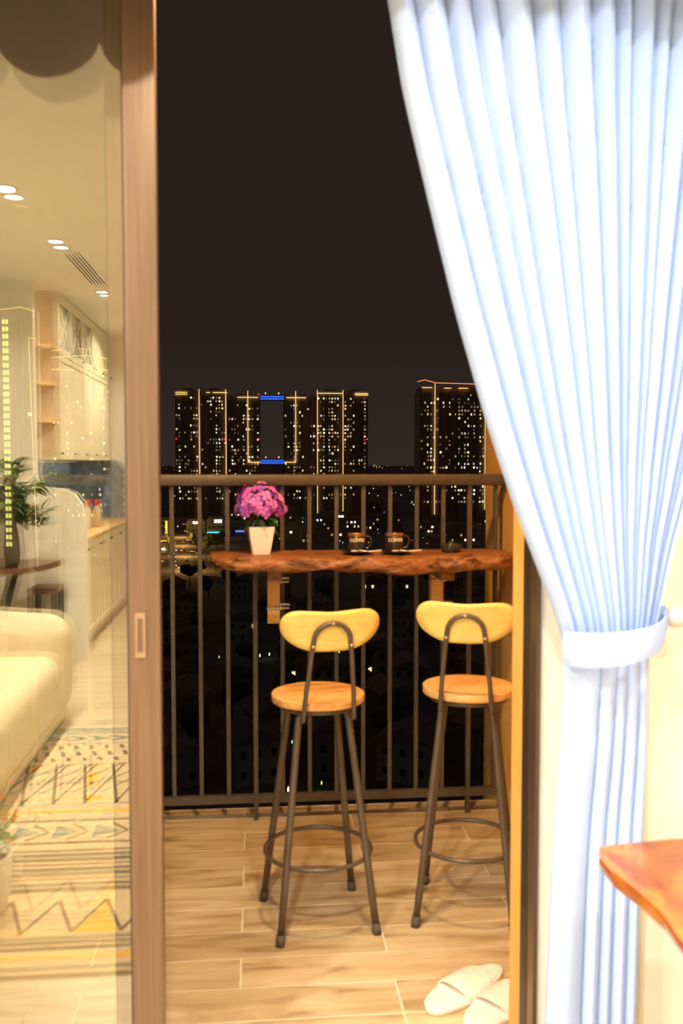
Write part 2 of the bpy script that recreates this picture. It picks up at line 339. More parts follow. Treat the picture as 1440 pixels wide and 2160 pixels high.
# door frame: jamb, head, sill track
jm = MB().box(.604, .613, 1.938, 2.0345, 0, 2.56)
struct(obj('trim_1', jm, M['alu']), 'brown aluminium door jamb beside the cream wall')
obj('gasket', MB().box(.6025, .604, 1.985, 2.0345, 0, 2.55), M['alu_dark'], bpy.data.objects['trim_1'])
struct(obj('trim_2', MB().box(-2.5, .604, 1.91, 2.06, 2.5, 2.56), M['alu']), 'brown aluminium door head')
sl = MB().box(-2.5, .602, 1.9, 2.06, -.01, .012); sl.box(-2.5, .602, 1.945, 1.955, .012, .028); sl.box(-2.5, .602, 2.02, 2.03, .012, .028)
struct(obj('trim_3', sl, M['alu']), 'brown aluminium sliding track in the floor')
# two sliding leaves
def leaf(name, x0, x1, y, label, handle=False):
    w = .064
    d = thing(name, label, 'door', ((x0+x1)/2, y, .03)); d['kind'] = 'structure'
    a, b = x0-(x0+x1)/2, x1-(x0+x1)/2
    obj('stile', MB().box(b-w, b, -.02, .02, 0, 2.47), M['alu'], d)
    obj('stile', MB().box(a, a+w, -.02, .02, 0, 2.47), M['alu'], d)
    obj('rail', MB().box(a+w, b-w, -.018, .018, 0, .07), M['alu'], d)
    obj('rail', MB().box(a+w, b-w, -.018, .018, 2.41, 2.47), M['alu'], d)
    obj('pane', MB().box(a+w-.004, b-w+.004, -.003, .003, .065, 2.415), M['glass'], d)
    obj('gasket', MB().box(b-w-.004, b-w, -.012, .012, .07, 2.41), M['alu_dark'], d)
    if handle:
        h = MB(); z0, z1 = .998, 1.092; hx = b-.040
        for bx in ((hx-.0105, hx+.0105, z0, z0+.012), (hx-.0105, hx+.0105, z1-.012, z1), (hx-.0105, hx-.0055, z0+.012, z1-.012), (hx+.0055, hx+.0105, z0+.012, z1-.012)):
            h.box(bx[0], bx[1], -.0245, -.0195, bx[2], bx[3])
        ho = obj('handle', h, M['handle'], d); ho['label'] = 'recessed bronze finger pull'
        obj('recess', MB().box(hx-.0055, hx+.0055, -.0205, -.0195, z0+.012, z1-.012), M['alu'], ho)
    return d
leaf('door_1', -1.42, -.199, 1.95, 'brown framed sliding glass door leaf with a finger pull, nearer of the two', True)
leaf('door_2', -1.46, -.243, 2.025, 'brown framed sliding glass door leaf just outside the one with the pull')
leaf('door_3', -2.5, -1.40, 2.025, 'fixed brown framed glass leaf at the far end of the opening')

# balcony floor
bf = struct(obj('floor_balcony', MB().box(-3.4, 1.01, 2.06, 3.785, -.2, -.0012), M['grout']), 'wood-look plank tile floor of the balcony'); bf['category'] = 'floor'
rows = [2.072, 2.163] + [2.315 + .152*k for k in range(1, 10)] + [3.78]
rows = [2.07, 2.163] + [2.315 + .1522*k for k in range(0, 10)]
rows[-1] = 3.683; rows.append(3.783)
for i in range(len(rows)-1):
    off = .378 if i % 2 == 1 else -.048
    if rows[i] < 2.3: off = .378 if i == 1 else -.048
    if rows[i] >= 2.31: off = .378 if round((rows[i]-2.315)/.1522) % 2 == 0 else -.048
    c = -5
    while c < 3:
        x0 = max(-3.4, off + c*.852); x1 = min(1.008, off + (c+1)*.852); c += 1
        if x1 - x0 < .02: continue
        dz = random.uniform(-.0006, .0004)
        obj('plank', MB().box(x0+.003, x1-.003, rows[i]+.0025, rows[i+1]-.0025, -.012, dz), M['plank'], bf)
struct(obj('trim_4', MB().box(-3.4, 1.01, 3.785, 3.80, -.2, .0), M['ext_wall']), 'edge of the balcony slab')

# ================================================================== BALCONY OBJECTS
RY = 3.665
rl = thing('balcony_railing', 'grey-brown metal balcony railing with thin vertical bars before the night city', 'railing', (0, RY, 0))
obj('top_rail', MB().rbox(-3.4, 1.01, -.03, .03, 1.343, 1.388, .004, 1), M['rail'], rl)
obj('bottom_rail', MB().box(-3.4, 1.01, -.012, .012, .072, .104), M['rail'], rl)
for k in range(-30, 10):
    x = -.004 + k*.1078
    if x < -3.38 or x > .99: continue
    post = (k % 8 == 0)
    if post: obj('post', MB().box(x-.009, x+.009, -.009, .009, 0, 1.343), M['rail'], rl)
    else: obj('baluster', MB().box(x-.008, x+.008, -.008, .008, .104, 1.343), M['rail'], rl)

# wooden bar slab on the railing
def slab_thick(x):
    pts = [(-.17,.022),(-.14,.042),(-.07,.055),(.03,.064),(.1,.066),(.18,.056),(.3,.055),(.45,.067),(.6,.078),(.7,.066),(.8,.06),(.9,.062),(.96,.045),(1.0,.02)]
    for (a, p), (b, q) in zip(pts, pts[1:]):
        if a <= x <= b: return p + (q-p)*(x-a)/(b-a)
    return .02
def slab_front(x):
    e = 0
    if x < -.09: e = (-.09-x)**2*14
    if x > .88: e = (x-.88)**2*9
    return 3.305 + e + .012*math.sin(9*x+.6) + .008*math.sin(23*x)
bar = thing('bar_shelf', 'thick live-edge wooden bar slab fixed along the balcony railing', 'shelf', (0,0,0))
b = MB(); NS = 90; NR = 20
rings = []
for i in range(NS+1):
    x = -.17 + 1.165*i/NS
    t = slab_thick(x); y0 = slab_front(x); y1 = 3.632 - (0 if x > -.1 else (-.1-x)*.9)
    ring = []
    for k in range(NR):
        a = 2*PI*k/NR; ca, sa = math.cos(a), math.sin(a)
        sy = math.copysign(abs(ca)**.45, ca); sz = math.copysign(abs(sa)**.5, sa)
        yy = (y0+y1)/2 + sy*(y1-y0)/2; zz = 1.095 - t/2 + sz*t/2
        if sa < .6: zz += .004*math.sin(31*x+k) + .0025*math.sin(67*x+2*k); yy += (.008*math.sin(17*x+2.3*k) + .005*math.sin(43*x+1.7*k))*(1 if ca < 0 else 0)
        if x > .9: zz -= (x-.9)**2*1.6
        ring.append(b.b.verts.new((x, yy, zz)))
    rings.append(ring)
for A, B in zip(rings, rings[1:]):
    for k in range(NR):
        fc = b.b.faces.new((A[k], A[(k+1) % NR], B[(k+1) % NR], B[k])); fc.smooth = True
b.b.faces.new(rings[0]); b.b.faces.new(rings[-1][::-1])
obj('slab', b, M['slab'], bar)
for bx in (.068, .716):
    br = MB().box(bx-.024, bx+.024, 3.602, 3.655, .84, .992)
    br.prism([(3.602,.84),(3.655,.84),(3.655,.80),(3.63,.80)], bx-.024, bx+.024, 'x')
    bo = obj('bracket', br, M['bracket'], bar)
    obj('arm', MB().box(bx-.026, bx+.026, 3.40, 3.655, .992, 1.042), M['slab'], bar)
    for z in (.976, .872):
        bb = MB()
        bb.tube([(bx-.028, 3.595, z-.006), (bx+.06, 3.595, z-.006)], .0042, 8)
        bb.tube([(bx+.024, 3.6, z+.008), (bx+.062, 3.6, z+.008)], .0052, 8)
        bb.tube([(bx+.022, 3.597, z-.006), (bx+.034, 3.597, z-.006)], .008, 6)
        bb.tube([(bx+.024, 3.6, z+.008), (bx+.03, 3.6, z+.008)], .009, 6)
        so = obj('clamp_bolt', bb, M['steel'], bar); so['label'] = 'galvanised clamp bolt'

# hydrangea in a white square pot
hp = thing('potted_hydrangea', 'pink and purple hydrangea in a white tapered square pot on the bar slab', 'plant', (.017, 3.45, 1.094), .12)
p = MB()
def sq(h, z, c=.0):
    return [(-h, -h, z), (h, -h, z), (h, h, z), (-h, h, z)]
prof = [(.032,0),(.0475,.098),(.0475,.103),(.0425,.103),(.041,.09)]
prev = None; first = None
for h, z in prof:
    vs = [p.b.verts.new(q) for q in sq(h, z)]
    if prev:
        for i in range(4): p.b.faces.new((prev[i], prev[(i+1) % 4], vs[(i+1) % 4], vs[i]))
    else: p.b.faces.new(vs[::-1])
    prev = vs
bmesh.ops.bevel(p.b, geom=[e for e in p.b.edges if abs(e.verts[0].co.z-e.verts[1].co.z) > .05 and e.verts[0].co.z < .001 or e.verts[1].co.z < .001 and abs(e.verts[0].co.z-e.verts[1].co.z) > .05], offset=.004, segments=2, affect='EDGES')
obj('pot', p, M['pot'], hp)
obj('soil', MB().box(-.041, .041, -.041, .041, .082, .09), M['soil'], hp)
s = MB()
for k in range(6):
    a = k*1.05; s.tube([(0.006*math.cos(a), .006*math.sin(a), .088), (.02*math.cos(a), .02*math.sin(a), .13), (.045*math.cos(a), .045*math.sin(a), .18)], .0022, 6)
obj('stem', s, M['leaf'], hp)
def leafmesh(L_, w, bend, nm, m):
    q = MB(); n = 6; rows_ = []
    for i in range(n+1):
        u = i/n; ww = w*math.sin(PI*min(1, u*.93+.05))**.8; z = -bend*u*u*L_
        rows_.append([q.b.verts.new((u*L_, -ww, z+.15*ww)), q.b.verts.new((u*L_, 0, z)), q.b.verts.new((u*L_, ww, z+.15*ww))])
    for A, B in zip(rows_, rows_[1:]):
        for k in range(2):
            fc = q.b.faces.new((A[k], A[k+1], B[k+1], B[k])); fc.smooth = True
    return q.mesh(nm, m)
lm = leafmesh(.062, .022, .55, 'leaf', M['leaf']); lmd = leafmesh(.07, .026, .7, 'leaf_dark', M['leaf_dark'])
for k, (a, z, tilt, dark) in enumerate([(-.5,.13,.35,0),(-.9,.115,.6,0),(.2,.125,.5,0),(-1.9,.135,.9,1),(-2.4,.14,.7,1),(-1.35,.12,.75,1),(2.4,.14,.3,1),(1.2,.14,.4,0),(-.2,.11,.2,0),(-2.9,.145,.4,1),(.8,.13,.2,0),(-.65,.145,.1,0)]):
    o = obj('leaf', lmd if dark else lm, None, hp, loc=(.016*math.cos(a), .016*math.sin(a), z))
    o.rotation_euler = (0, tilt, a)
pets = []
for m in ('pet1', 'pet2', 'pet3'):
    q = MB()
    for k in range(4):
        a = k*PI/2; c, s_ = math.cos(a), math.sin(a)
        pts = [(.001,0,0),(.006,-.0055,.002),(.012,-.006,.0015),(.0155,0,.0),(.012,.006,.0015),(.006,.0055,.002)]
        q.poly([(x*c-y*s_, x*s_+y*c, z) for x, y, z in pts])
    q.ico((0,0,.0015), .0022, 1)
    pets.append(q.mesh('floret_'+m, M[m], fix=False))
random.seed(3)
cnt = 0
for i in range(150):
    ph = math.acos(1 - 1.36*(i+.5)/150); th = i*2.39996
    R0 = Vector((math.sin(ph)*math.cos(th), math.sin(ph)*math.sin(th), math.cos(ph)))
    bump = 1 + .20*math.sin(5*R0.x*2+1)*math.sin(4.5*R0.z*2+3*R0.y)
    R_ = Vector((math.sin(ph)*math.cos(th), math.sin(ph)*math.sin(th), math.cos(ph)))
    pos = Vector((R_.x*.084*bump, R_.y*.078*bump, .178 + R_.z*.076*bump))
    u = .5 + .5*math.sin(7*R_.x+2) * math.cos(6*R_.z+5*R_.y) + random.uniform(-.3,.3)
    o = obj('floret', pets[0 if u > .52 else (1 if u > .22 else 2)], None, hp, loc=pos)
    o.rotation_mode = 'QUATERNION'
    q = (R_ + Vector((random.uniform(-.3,.3), random.uniform(-.3,.3), random.uniform(-.3,.3)))).normalized().to_track_quat('Z', 'X')
    o.rotation_quaternion = q @ Matrix.Rotation(random.uniform(0, 6), 3, 'Z').to_quaternion()
    sc = random.uniform(1.0, 1.45); o.scale = (sc, sc, sc)

# coffee mugs, saucers, spoons
def make_text(word, size):
    cu = bpy.data.curves.new('lettering', 'FONT'); cu.body = word; cu.size = size; cu.extrude = .0006; cu.align_x = 'CENTER'; cu.offset = .0006
    to = bpy.data.objects.new('tmp', cu); COL.objects.link(to)
    bpy.context.view_layer.update()
    me = bpy.data.meshes.new_from_object(to.evaluated_get(bpy.context.evaluated_depsgraph_get()))
    bpy.data.objects.remove(to); return me
def mug(x, y, z, rz, label):
    m = thing('coffee_mug', label, 'mug', (x, y, z), rz, 'coffee mugs on the bar slab')
    obj('body', MB().lathe([(0,0),(.027,0),(.031,.003),(.0325,.012),(.0325,.05),(.0335,.0605),(.0305,.0605),(.030,.05),(.029,.008),(0,.006)], 32), M['mug'], m)
    rb = obj('rim', MB().lathe([(.0336,.0605),(.0345,.062),(.0347,.068),(.0336,.07),(.0315,.069),(.0306,.06)], 32), M['mug_rim'], m); rb['label'] = 'brown glazed rim'
    obj('coffee', MB().lathe([(0,.056),(.0305,.056)], 24), M['coffee'], m)
    obj('handle', MB().tube([(.031,0,.056),(.044,0,.060),(.054,0,.052),(.056,0,.038),(.050,0,.022),(.040,0,.013),(.031,0,.011)], [.0045,.0042,.004,.004,.004,.0042,.0045], 8), M['mug'], m)
    me = make_text('COFFEE', .0175); me.materials.clear(); me.materials.append(M['letter'])
    for v in me.vertices:
        a = v.co.x/.0335 - PI/2 - rz; r = .0328 + .0008 + v.co.z; v.co = Vector((r*math.cos(a), r*math.sin(a), .041 + v.co.y*.95))
    o = obj('lettering', me, None, m); o['label'] = 'cream lettering COFFEE'
def saucer(x, y, z, label):
    o = obj('saucer', MB().lathe([(0,0),(.028,0),(.034,.003),(.056,.009),(.059,.012),(.056,.013),(.034,.0065),(0,.005)], 36), M['mug'])
    o.location = (x, y, z); tag(o, label, 'saucer', 'saucers under the coffee mugs')
def spoon(x, y, z, rz, label):
    q = MB()
    q.tube([(0,0,.008),(.03,0,.003),(.06,0,.004),(.085,0,.006)], [.003,.0028,.0036,.0042], 8)
    q.ico((-.016,0,.006), .011, 2, (1.35,.8,.3))
    o = obj('teaspoon', q, M['spoon']); o.location = (x, y, z); o.rotation_euler = (0, 0, rz)
    tag(o, label, 'spoon', 'teaspoons on the saucers')
MX1, MX2, MY, MZ = .375, .520, 3.40, 1.0955
saucer(MX1, MY, MZ, 'dark saucer under the coffee mug nearer the flower pot')
saucer(MX2, MY-.005, MZ, 'dark saucer under the coffee mug nearer the small dark dish')
mug(MX1-.003, MY+.005, MZ+.006, .12, 'dark stoneware coffee mug with brown rim, the one nearer the flower pot')
mug(MX2-.006, MY+.002, MZ+.006, .12, 'dark stoneware coffee mug with brown rim, the one nearer the small dark dish')
spoon(MX1-.0, MY-.043, MZ+.009, .04, 'steel teaspoon on the saucer of the mug nearer the flower pot')
spoon(MX2+.005, MY-.048, MZ+.009, .12, 'steel teaspoon on the saucer of the mug nearer the small dark dish')
ds = thing('small_dish', 'small dark dish at the wall end of the bar slab', 'dish', (.735, 3.44, 1.0945))
obj('bowl', MB().lathe([(0,0),(.03,0),(.036,.006),(.043,.03),(.041,.032),(.034,.012),(0,.008)], 24), M['dish'], ds)
obj('lid_knob', MB().lathe([(0,.008),(.016,.01),(.02,.024),(.012,.036),(.007,.042),(0,.044)], 16), M['dish'], ds)

# bar stools
def kidney():
    """backrest outline in (x, z), centred"""
    pts = []
    up = [(-.150,.014),(-.147,.034),(-.134,.051),(-.108,.061),(-.06,.060),(0,.0565),(.06,.060),(.108,.061),(.134,.051),(.147,.034),(.150,.014)]
    dn = [(.144,-.006),(.128,-.027),(.103,-.044),(.075,-.056),(.045,-.0615),(0,-.0625),(-.045,-.0615),(-.075,-.056),(-.103,-.044),(-.128,-.027),(-.144,-.006)]
    P = up + dn; n = len(P)
    for i in range(n):          # Catmull-Rom smoothing
        p0, p1, p2, p3 = P[i-1], P[i], P[(i+1) % n], P[(i+2) % n]
        for t in (0, .33, .66):
            pts.append(tuple(.5*((2*b)+(-a+c)*t+(2*a-5*b+4*c-d)*t*t+(-a+3*b-3*c+d)*t**3) for a, b, c, d in zip(p0, p1, p2, p3)))
    return pts
def stool(x, y, rz, label, hs=1):
    s = thing('bar_stool', label, 'stool', (x, y, 0), rz, 'bar stools on the balcony')
    s.scale = (1, 1, hs)
    obj('seat', MB().lathe([(0,.694),(.1395,.694),(.1435,.6943),(.1452,.696),(.1455,.700),(.1455,.713),(.1450,.716),(.1432,.7176),(.139,.718),(0,.718)], 48), M['seat'], s)
    obj('seat_ring', MB().tube([(.118*math.cos(2*PI*k/32), .118*math.sin(2*PI*k/32), .6845) for k in range(32)], .0095, 10, True), M['iron'], s)
    T, B_ = .078, .15
    for sx_ in (-1, 1):
        for sy_ in (-1, 1):
            def at(zz): q = T + (B_-T)*(.655-zz)/.655; return (sx_*q, sy_*q, zz)
            pts = [(sx_*.045, sy_*.045, .685), (sx_*.062, sy_*.062, .682), (sx_*.073, sy_*.073, .670), at(.648), at(.6), at(.4), at(.2), at(.03)]
            lo = obj('leg', MB().tube(pts, .0112, 12), M['iron'], s)
            fx = at(.03); gx = at(0.0)
            obj('rubber_foot', MB().tube([at(.034), at(.014), (gx[0], gx[1], 0)], [.0135,.0138,.0138], 12), M['rubber'], lo)
    obj('footrest_ring', MB().tube([(.166*math.cos(2*PI*k/48), .166*math.sin(2*PI*k/48), .222) for k in range(48)], .0068, 10, True), M['iron'], s)
    # bent back frame: up from under the seat, over in a narrow arch
    def bp(t):
        return t
    fr = []
    y0, yl = -.150, -.205
    def yy(z): return y0 + (yl-y0)*(z-.69)/(.30)
    side = [(.0775,.672),(.0765,.685),(.0755,.705),(.0715,.76),(.0645,.83),(.0590,.885),(.0550,.915)]
    arch = [(.055*math.cos(a), .915 + .052*math.sin(a)) for a in [PI*k/14 for k in range(1, 14)]]
    path = [(x_, z_) for x_, z_ in side] + arch + [(-x_, z_) for x_, z_ in side[::-1]]
    P3 = [(x_, yy(z_), z_) for x_, z_ in path]
    P3 = [(.072,-.118,.672),(.076,-.134,.667)] + P3[0:] + [(-.076,-.134,.667),(-.072,-.118,.672)]
    obj('back_frame', MB().tube(P3, .0072, 12), M['iron'], s)
    # curved plywood board in front of the frame
    q = MB(); out = kidney(); n = len(out)
    def pt(x_, z_, off): 
        return (x_, yy(.943+z_) + .0085 + off + 1.1*x_*x_, .943 + z_)
    FA = []; 
    lev = [1, .8, .55, .3]
    for off in (0, .009):
        vs = [[q.b.verts.new(pt(a*k, c*k, off)) for a, c in out] for k in lev]; cv = q.b.verts.new(pt(0, 0, off))
        for A, B in zip(vs, vs[1:]):
            for i in range(n):
                fc = q.b.faces.new((A[i], A[(i+1) % n], B[(i+1) % n], B[i])); fc.smooth = True
        for i in range(n): q.b.faces.new((vs[-1][i], vs[-1][(i+1) % n], cv)).smooth = True
        FA.append(vs[0])
    for i in range(n): q.b.faces.new((FA[0][i], FA[0][(i+1) % n], FA[1][(i+1) % n], FA[1][i]))
    obj('backrest', q, M['ply'], s)
    for x_, z_ in ((0,.967),(-.0572,.900),(.0572,.900)):
        o = obj('screw', MB().lathe([(0,.0028),(.003,.0024),(.0044,.001),(.0048,-.001)], 12), M['screw'], s, loc=(x_, yy(z_)-.0068, z_))
        o.rotation_euler = (PI/2, 0, 0)
stool(.19, 2.848, math.radians(9), 'wood and black steel bar stool standing clear of the ochre wall')
stool(.67, 2.857, math.radians(-16), 'wood and black steel bar stool standing next to the ochre wall', 1.015)

# slippers
def slipper(x, y, rz, label):
    s = thing('slipper', label, 'slipper', (x, y, 0), rz, 'pale slippers by the door'); s.scale = (1.15, 1.02, 1.0)
    # local +x points to the toe
    def half(u): # half width along the length
        return .036 + .012*math.sin(PI*min(1, max(0, u))**1.1) + .006*u
    out = []
    N = 26
    for i in range(N+1):
        u = i/N; out.append((u, half(u)*min(1, (math.sin(PI*min(max(u, 0.0), 1)) + .0)**.33)))
    ol = [(-.13+.26*u, w) for u, w in out] + [(-.13+.26*u, -w) for u, w in out[-2:0:-1]]
    def sole(z0, z1, k): return MB().prism([(a*k, c*k) for a, c in ol], z0, z1, 'z', smooth=True)
    so = sole(.0, .022, 1); 
    obj('sole', so, M['slip'], s)
    obj('footbed', sole(.022, .026, .93), M['slip'], s)
    st = MB()
    def band(u, v, off):
        a = PI*v; xx = -.040 + .086*u + .006*math.cos(2*a)*(.5-u); w = half((xx+.13)/.26)+.003
        h = .047 + .002*u
        return (xx + .012*math.sin(a)*(1-u)*-1, -math.cos(a)*(w+off), .012 + math.sin(a)**.7*(h-.012+off))
    st.grid(lambda u, v: band(u, v, 0), 10, 20); st.grid(lambda u, v: band(u, v, -.005), 10, 20)
    for u in (0, 1):
        for k in range(20):
            st.poly([band(u, k/20, 0), band(u, (k+1)/20, 0), band(u, (k+1)/20, -.005), band(u, k/20, -.005)])
    obj('strap', st, M['slip'], s)
a = math.atan2(-.179, -.239)
slipper(.557, 2.388, a, 'pale foam slipper by the door, the one farther from the ochre reveal')
slipper(.638, 2.312, a+.06, 'pale foam slipper by the door, the one tucked against the ochre reveal')

# white planter with orange flowers on the rug, reflected at the left edge
pt_ = thing('orange_flower_planter', 'white round planter of small orange flowers standing on the rug, reflected in the glass door', 'plant', (-.893, .95, .0105))
obj('pot', MB().lathe([(0,0),(.085,0),(.098,.012),(.104,.04),(.106,.045),(.112,.06),(.118,.18),(.116,.188),(.108,.186),(.104,.16),(0,.155)], 32), M['pot'], pt_)
obj('soil', MB().lathe([(0,.162),(.105,.162)], 24), M['soil'], pt_)
random.seed(5)
s = MB(); tips = []
for k in range(26):
    a = random.uniform(0, 2*PI); r = random.uniform(.02, .14); h = random.uniform(.24, .42)
    tip = (r*math.cos(a), r*math.sin(a), h); tips.append(tip)
    s.tube([(.02*math.cos(a), .02*math.sin(a), .16), (tip[0]*.5, tip[1]*.5, h*.65+.03), tip], .002, 5)
obj('stem', s, M['leaf'], pt_)
ol_ = leafmesh(.06, .008, .5, 'slim_leaf', M['leaf'])
for k in range(40):
    t_ = random.choice(tips); o = obj('leaf', ol_, None, pt_, loc=(t_[0]*.6, t_[1]*.6, t_[2]*random.uniform(.55,.85)+.03)); o.rotation_euler = (0, random.uniform(-.8,.3), random.uniform(0,6))
fm = MB()
for k in range(5):
    a = k*2*PI/5; fm.poly([(0,0,0),(.006*math.cos(a-.5), .006*math.sin(a-.5),.003),(.012*math.cos(a), .012*math.sin(a), .002),(.006*math.cos(a+.5), .006*math.sin(a+.5),.003)])
fm.ico((0,0,.002), .003, 1)
fm = fm.mesh('blossom', M['flower_orange'], fix=False)
for t_ in tips:
    o = obj('blossom', fm, None, pt_, loc=t_); o.rotation_euler = (random.uniform(-.2,1.4), random.uniform(-.5,.5), random.uniform(0,6)); o.scale = (1.3,1.3,1.3)

# warm lamp above the balcony door
wl = thing('balcony_lamp', 'warm round lamp on the wall above the balcony door', 'lamp', (.2, 2.125, 2.75))
w = MB().lathe([(0,0),(.085,0),(.09,.01),(.09,.03)], 28); bl = obj('back_plate', w, M['alu'], wl); bl.rotation_euler = (-PI/2, 0, 0)
o = obj('diffuser', MB().lathe([(.082,.03),(.08,.06),(.06,.085),(0,.095)], 28), M['lens_b'], wl); o.rotation_euler = (-PI/2, 0, 0)
ld = bpy.data.lights.new('balcony_lamp_light', 'POINT'); ld.energy = P_BALCONY; ld.color = C_BALC; ld.shadow_soft_size = .07
lo = bpy.data.objects.new('balcony_lamp_light', ld); COL.objects.link(lo); lo.parent = wl; lo.location = (0, .19, -.02)

# ================================================================== CURTAIN SIDE OF THE ROOM
def interp(tab, z):
    if z >= tab[0][1]: 
        (x0, z0), (x1, z1) = tab[0], tab[1]
        return x0 + (x1-x0)*(z-z0)/(z1-z0)
    for (x0, z0), (x1, z1) in zip(tab, tab[1:]):
        if z1 <= z <= z0: return x0 + (x1-x0)*(z-z0)/(z1-z0)
    return tab[-1][0]
CL = [(.255,2.305),(.283,2.14),(.329,1.955),(.386,1.731),(.454,1.502),(.512,1.335),(.572,1.184),(.605,1.10),(.612,1.06),(.613,1.02),(.609,.877),(.593,.615),(.582,.29),(.575,.02)]
CR = [(1.12,2.305),(1.06,2.1),(.99,1.85),(.92,1.58),(.862,1.36),(.834,1.267),(.806,1.14),(.795,1.10),(.790,1.05),(.788,.872),(.777,.539),(.774,.279),(.772,.02)]
def sm(tab, z): return (interp(tab, z-.035) + 2*interp(tab, z) + interp(tab, z+.035))/4
CY = 1.765
UT = [0,.05,.115,.17,.23,.305,.37,.44,.495,.54,.59,.635,.69,.74,.79,.85,.9,.95,1]
UB = [0,.385,.57,.71,.87,1]
def fold_at(u, cr, e):
    for i in range(len(cr)-1):
        a_, b_ = cr[i]**e, cr[i+1]**e
        if u <= b_ or i == len(cr)-2:
            return i, min(1, max(0, (u-a_)/(b_-a_))), b_-a_
def curt(u, v):
    z = 2.62 - 2.60*v
    xl, xr = sm(CL, z), sm(CR, z)
    low = z < 1.07
    t_ = min(1, max(0, (2.4-z)/1.3))
    i, s_, wd = fold_at(u, UB if low else UT, 1 if low else 1-.36*t_)
    wd *= xr-xl
    bulge = math.sin(PI*s_)**.36
    am = min(.062, 1.0*wd + .010)*(.8 + .4*((i*7) % 5)/4)
    if low: am = min(.034, .4*wd + .012)*min(1, .35 + (1.07-z)/.35)
    lean = .3*am*math.sin(2*PI*s_)
    bul = -.03*math.sin(PI*u)*(1-min(1, abs(z-1.07)/.35))
    return (xl + (xr-xl)*u + lean*.4, CY + .025 - am*bulge + bul, z)
ct = thing('blue_curtain', 'light blue pleated curtain tied back beside the balcony door', 'curtain', (0,0,0))
obj('cloth', MB().grid(curt, 800, 100), M['curtain'], ct, fix=False)
# tieback band from the wall hook round the gathered cloth
tb = MB(); path = []
def band_mid(t):
    # t 0..1 front of the band from the left edge to the hook
    x = .604 + (.858-.604)*t; z = 1.068 + .036*t**1.5
    y = CY - .012 - .062*math.sin(PI*min(1, t*1.1))**.6 + .10*t**4
    return x, y, z
def band(u, v, o):
    x, y, z = band_mid(u); h = .036 - .012*u + .003*math.sin(PI*u)
    return (x - .006*(1-u)*math.cos(PI*(v-.5)), y - o - .004*math.sin(PI*v), z + (v-.5)*2*h*.95)
tb.grid(lambda u, v: band(u, v, 0), 40, 8); tb.grid(lambda u, v: band(u, v, -.004), 40, 8)
for k in range(40):
    for v in (0, 1): tb.poly([band(k/40, v, 0), band((k+1)/40, v, 0), band((k+1)/40, v, -.004), band(k/40, v, -.004)])
# back half of the band
def bandb(u, v):
    x = .604 + .254*u; y = CY - .006 + .075*math.sin(PI*u)**.7 + .10*u**4; z = 1.070 + .034*u**1.5
    return (x, y, z + (v-.5)*.06)
tb.grid(bandb, 24, 4)
obj('tieback', tb, M['curtain'], ct, fix=False)
hk = thing('curtain_hook', 'round white tieback hook on the cream wall', 'hook', (.879, 1.95, 1.107))
h = MB().lathe([(0,0),(.02,0),(.02,.006),(.007,.01),(.006,.07),(.019,.075),(.023,.09),(.019,.105),(0,.11)], 20)
o = obj('knob', h, M['white_plastic'], hk); o.rotation_euler = (PI/2, 0, 0)
# sheer curtain behind
def sheer(u, v):
    z = 2.62 - 2.6*v; t_ = max(0, (z-1.15)/1.4); x = .772 + .03*t_ + (.075 + .20*t_)*u
    return (x, 1.925 - .028*abs(math.sin(PI*(4*u+.1)))**.8 + .006*math.sin(3*z+9*u), z)
sh = obj('sheer_curtain', MB().grid(sheer, 140, 30), M['sheer'], fix=False); tag(sh, 'cream sheer curtain hanging against the wall behind the blue curtain', 'curtain')
# rod and scalloped valance above the door
rod = thing('curtain_rod', 'curtain rod above the balcony door', 'rod', (0, 1.77, 2.635))
obj('pole', MB().tube([(-2.3,0,0),(2.1,0,0)], .012, 10), M['white_plastic'], rod)
for x_ in (-2.2, 0.1, 2.0): obj('bracket', MB().box(x_-.01, x_+.01, -.006, .18, -.008, .008), M['white_plastic'], rod)
def vz(x):
    c = (x + .487)/.242; fr = c - round(c)
    return 2.445 - .101*math.sqrt(max(0, 1-(fr*2)**2))
vl = thing('scalloped_valance', 'grey cloth valance with scalloped hem above the balcony door', 'valance', (0,0,0))
q = MB(); N = 780
def vf(u, v, o): 
    x = -2.3 + 4.4*u; top = CEIL - .02; z = top + (vz(x)-top)*v
    return (x, 1.60 + o + .004*math.sin(40*x), z)
q.grid(lambda u, v: vf(u, v, 0), N, 5); q.grid(lambda u, v: vf(u, v, .006), N, 5)
obj('cloth', q, M['valance'], vl, fix=False)
obj('pelmet_board', MB().box(-2.3, 2.1, 1.59, 1.83, CEIL-.02, CEIL), M['white_plastic'], vl)

# live-edge table at the right
tt = thing('live_edge_table', 'glossy red-brown live-edge wooden table beside the blue curtain', 'table', (0,0,0))
out = []
le = [(.607,1.563),(.590,1.53),(.588,1.47),(.602,1.40),(.610,1.32),(.602,1.24),(.592,1.16),(.60,1.06),(.62,.95),(.61,.86),(.63,.78)]
P_ = le + [(1.0,.765),(1.4,.78),(1.85,.77),(1.86,1.57),(1.5,1.585),(1.0,1.575),(.75,1.582)]
q = MB(); lev = [(.750,0),(.747,-.003),(.735,-.002),(.722,.006),(.714,.016)]
rings = []
cx, cy = 1.22, 1.17
for z, ins in lev:
    rings.append([q.b.verts.new((x + math.copysign(min(abs(ins), 1)*(1 if ins > 0 else -1), cx-x), y + math.copysign(ins, cy-y)*.6, z)) for x, y in P_])
n = len(P_)
q.b.faces.new(rings[0]); q.b.faces.new(rings[-1][::-1])
for A, B in zip(rings, rings[1:]):
    for i in range(n): q.b.faces.new((A[i], A[(i+1) % n], B[(i+1) % n], B[i]))
obj('tabletop', q, M['table'], tt)
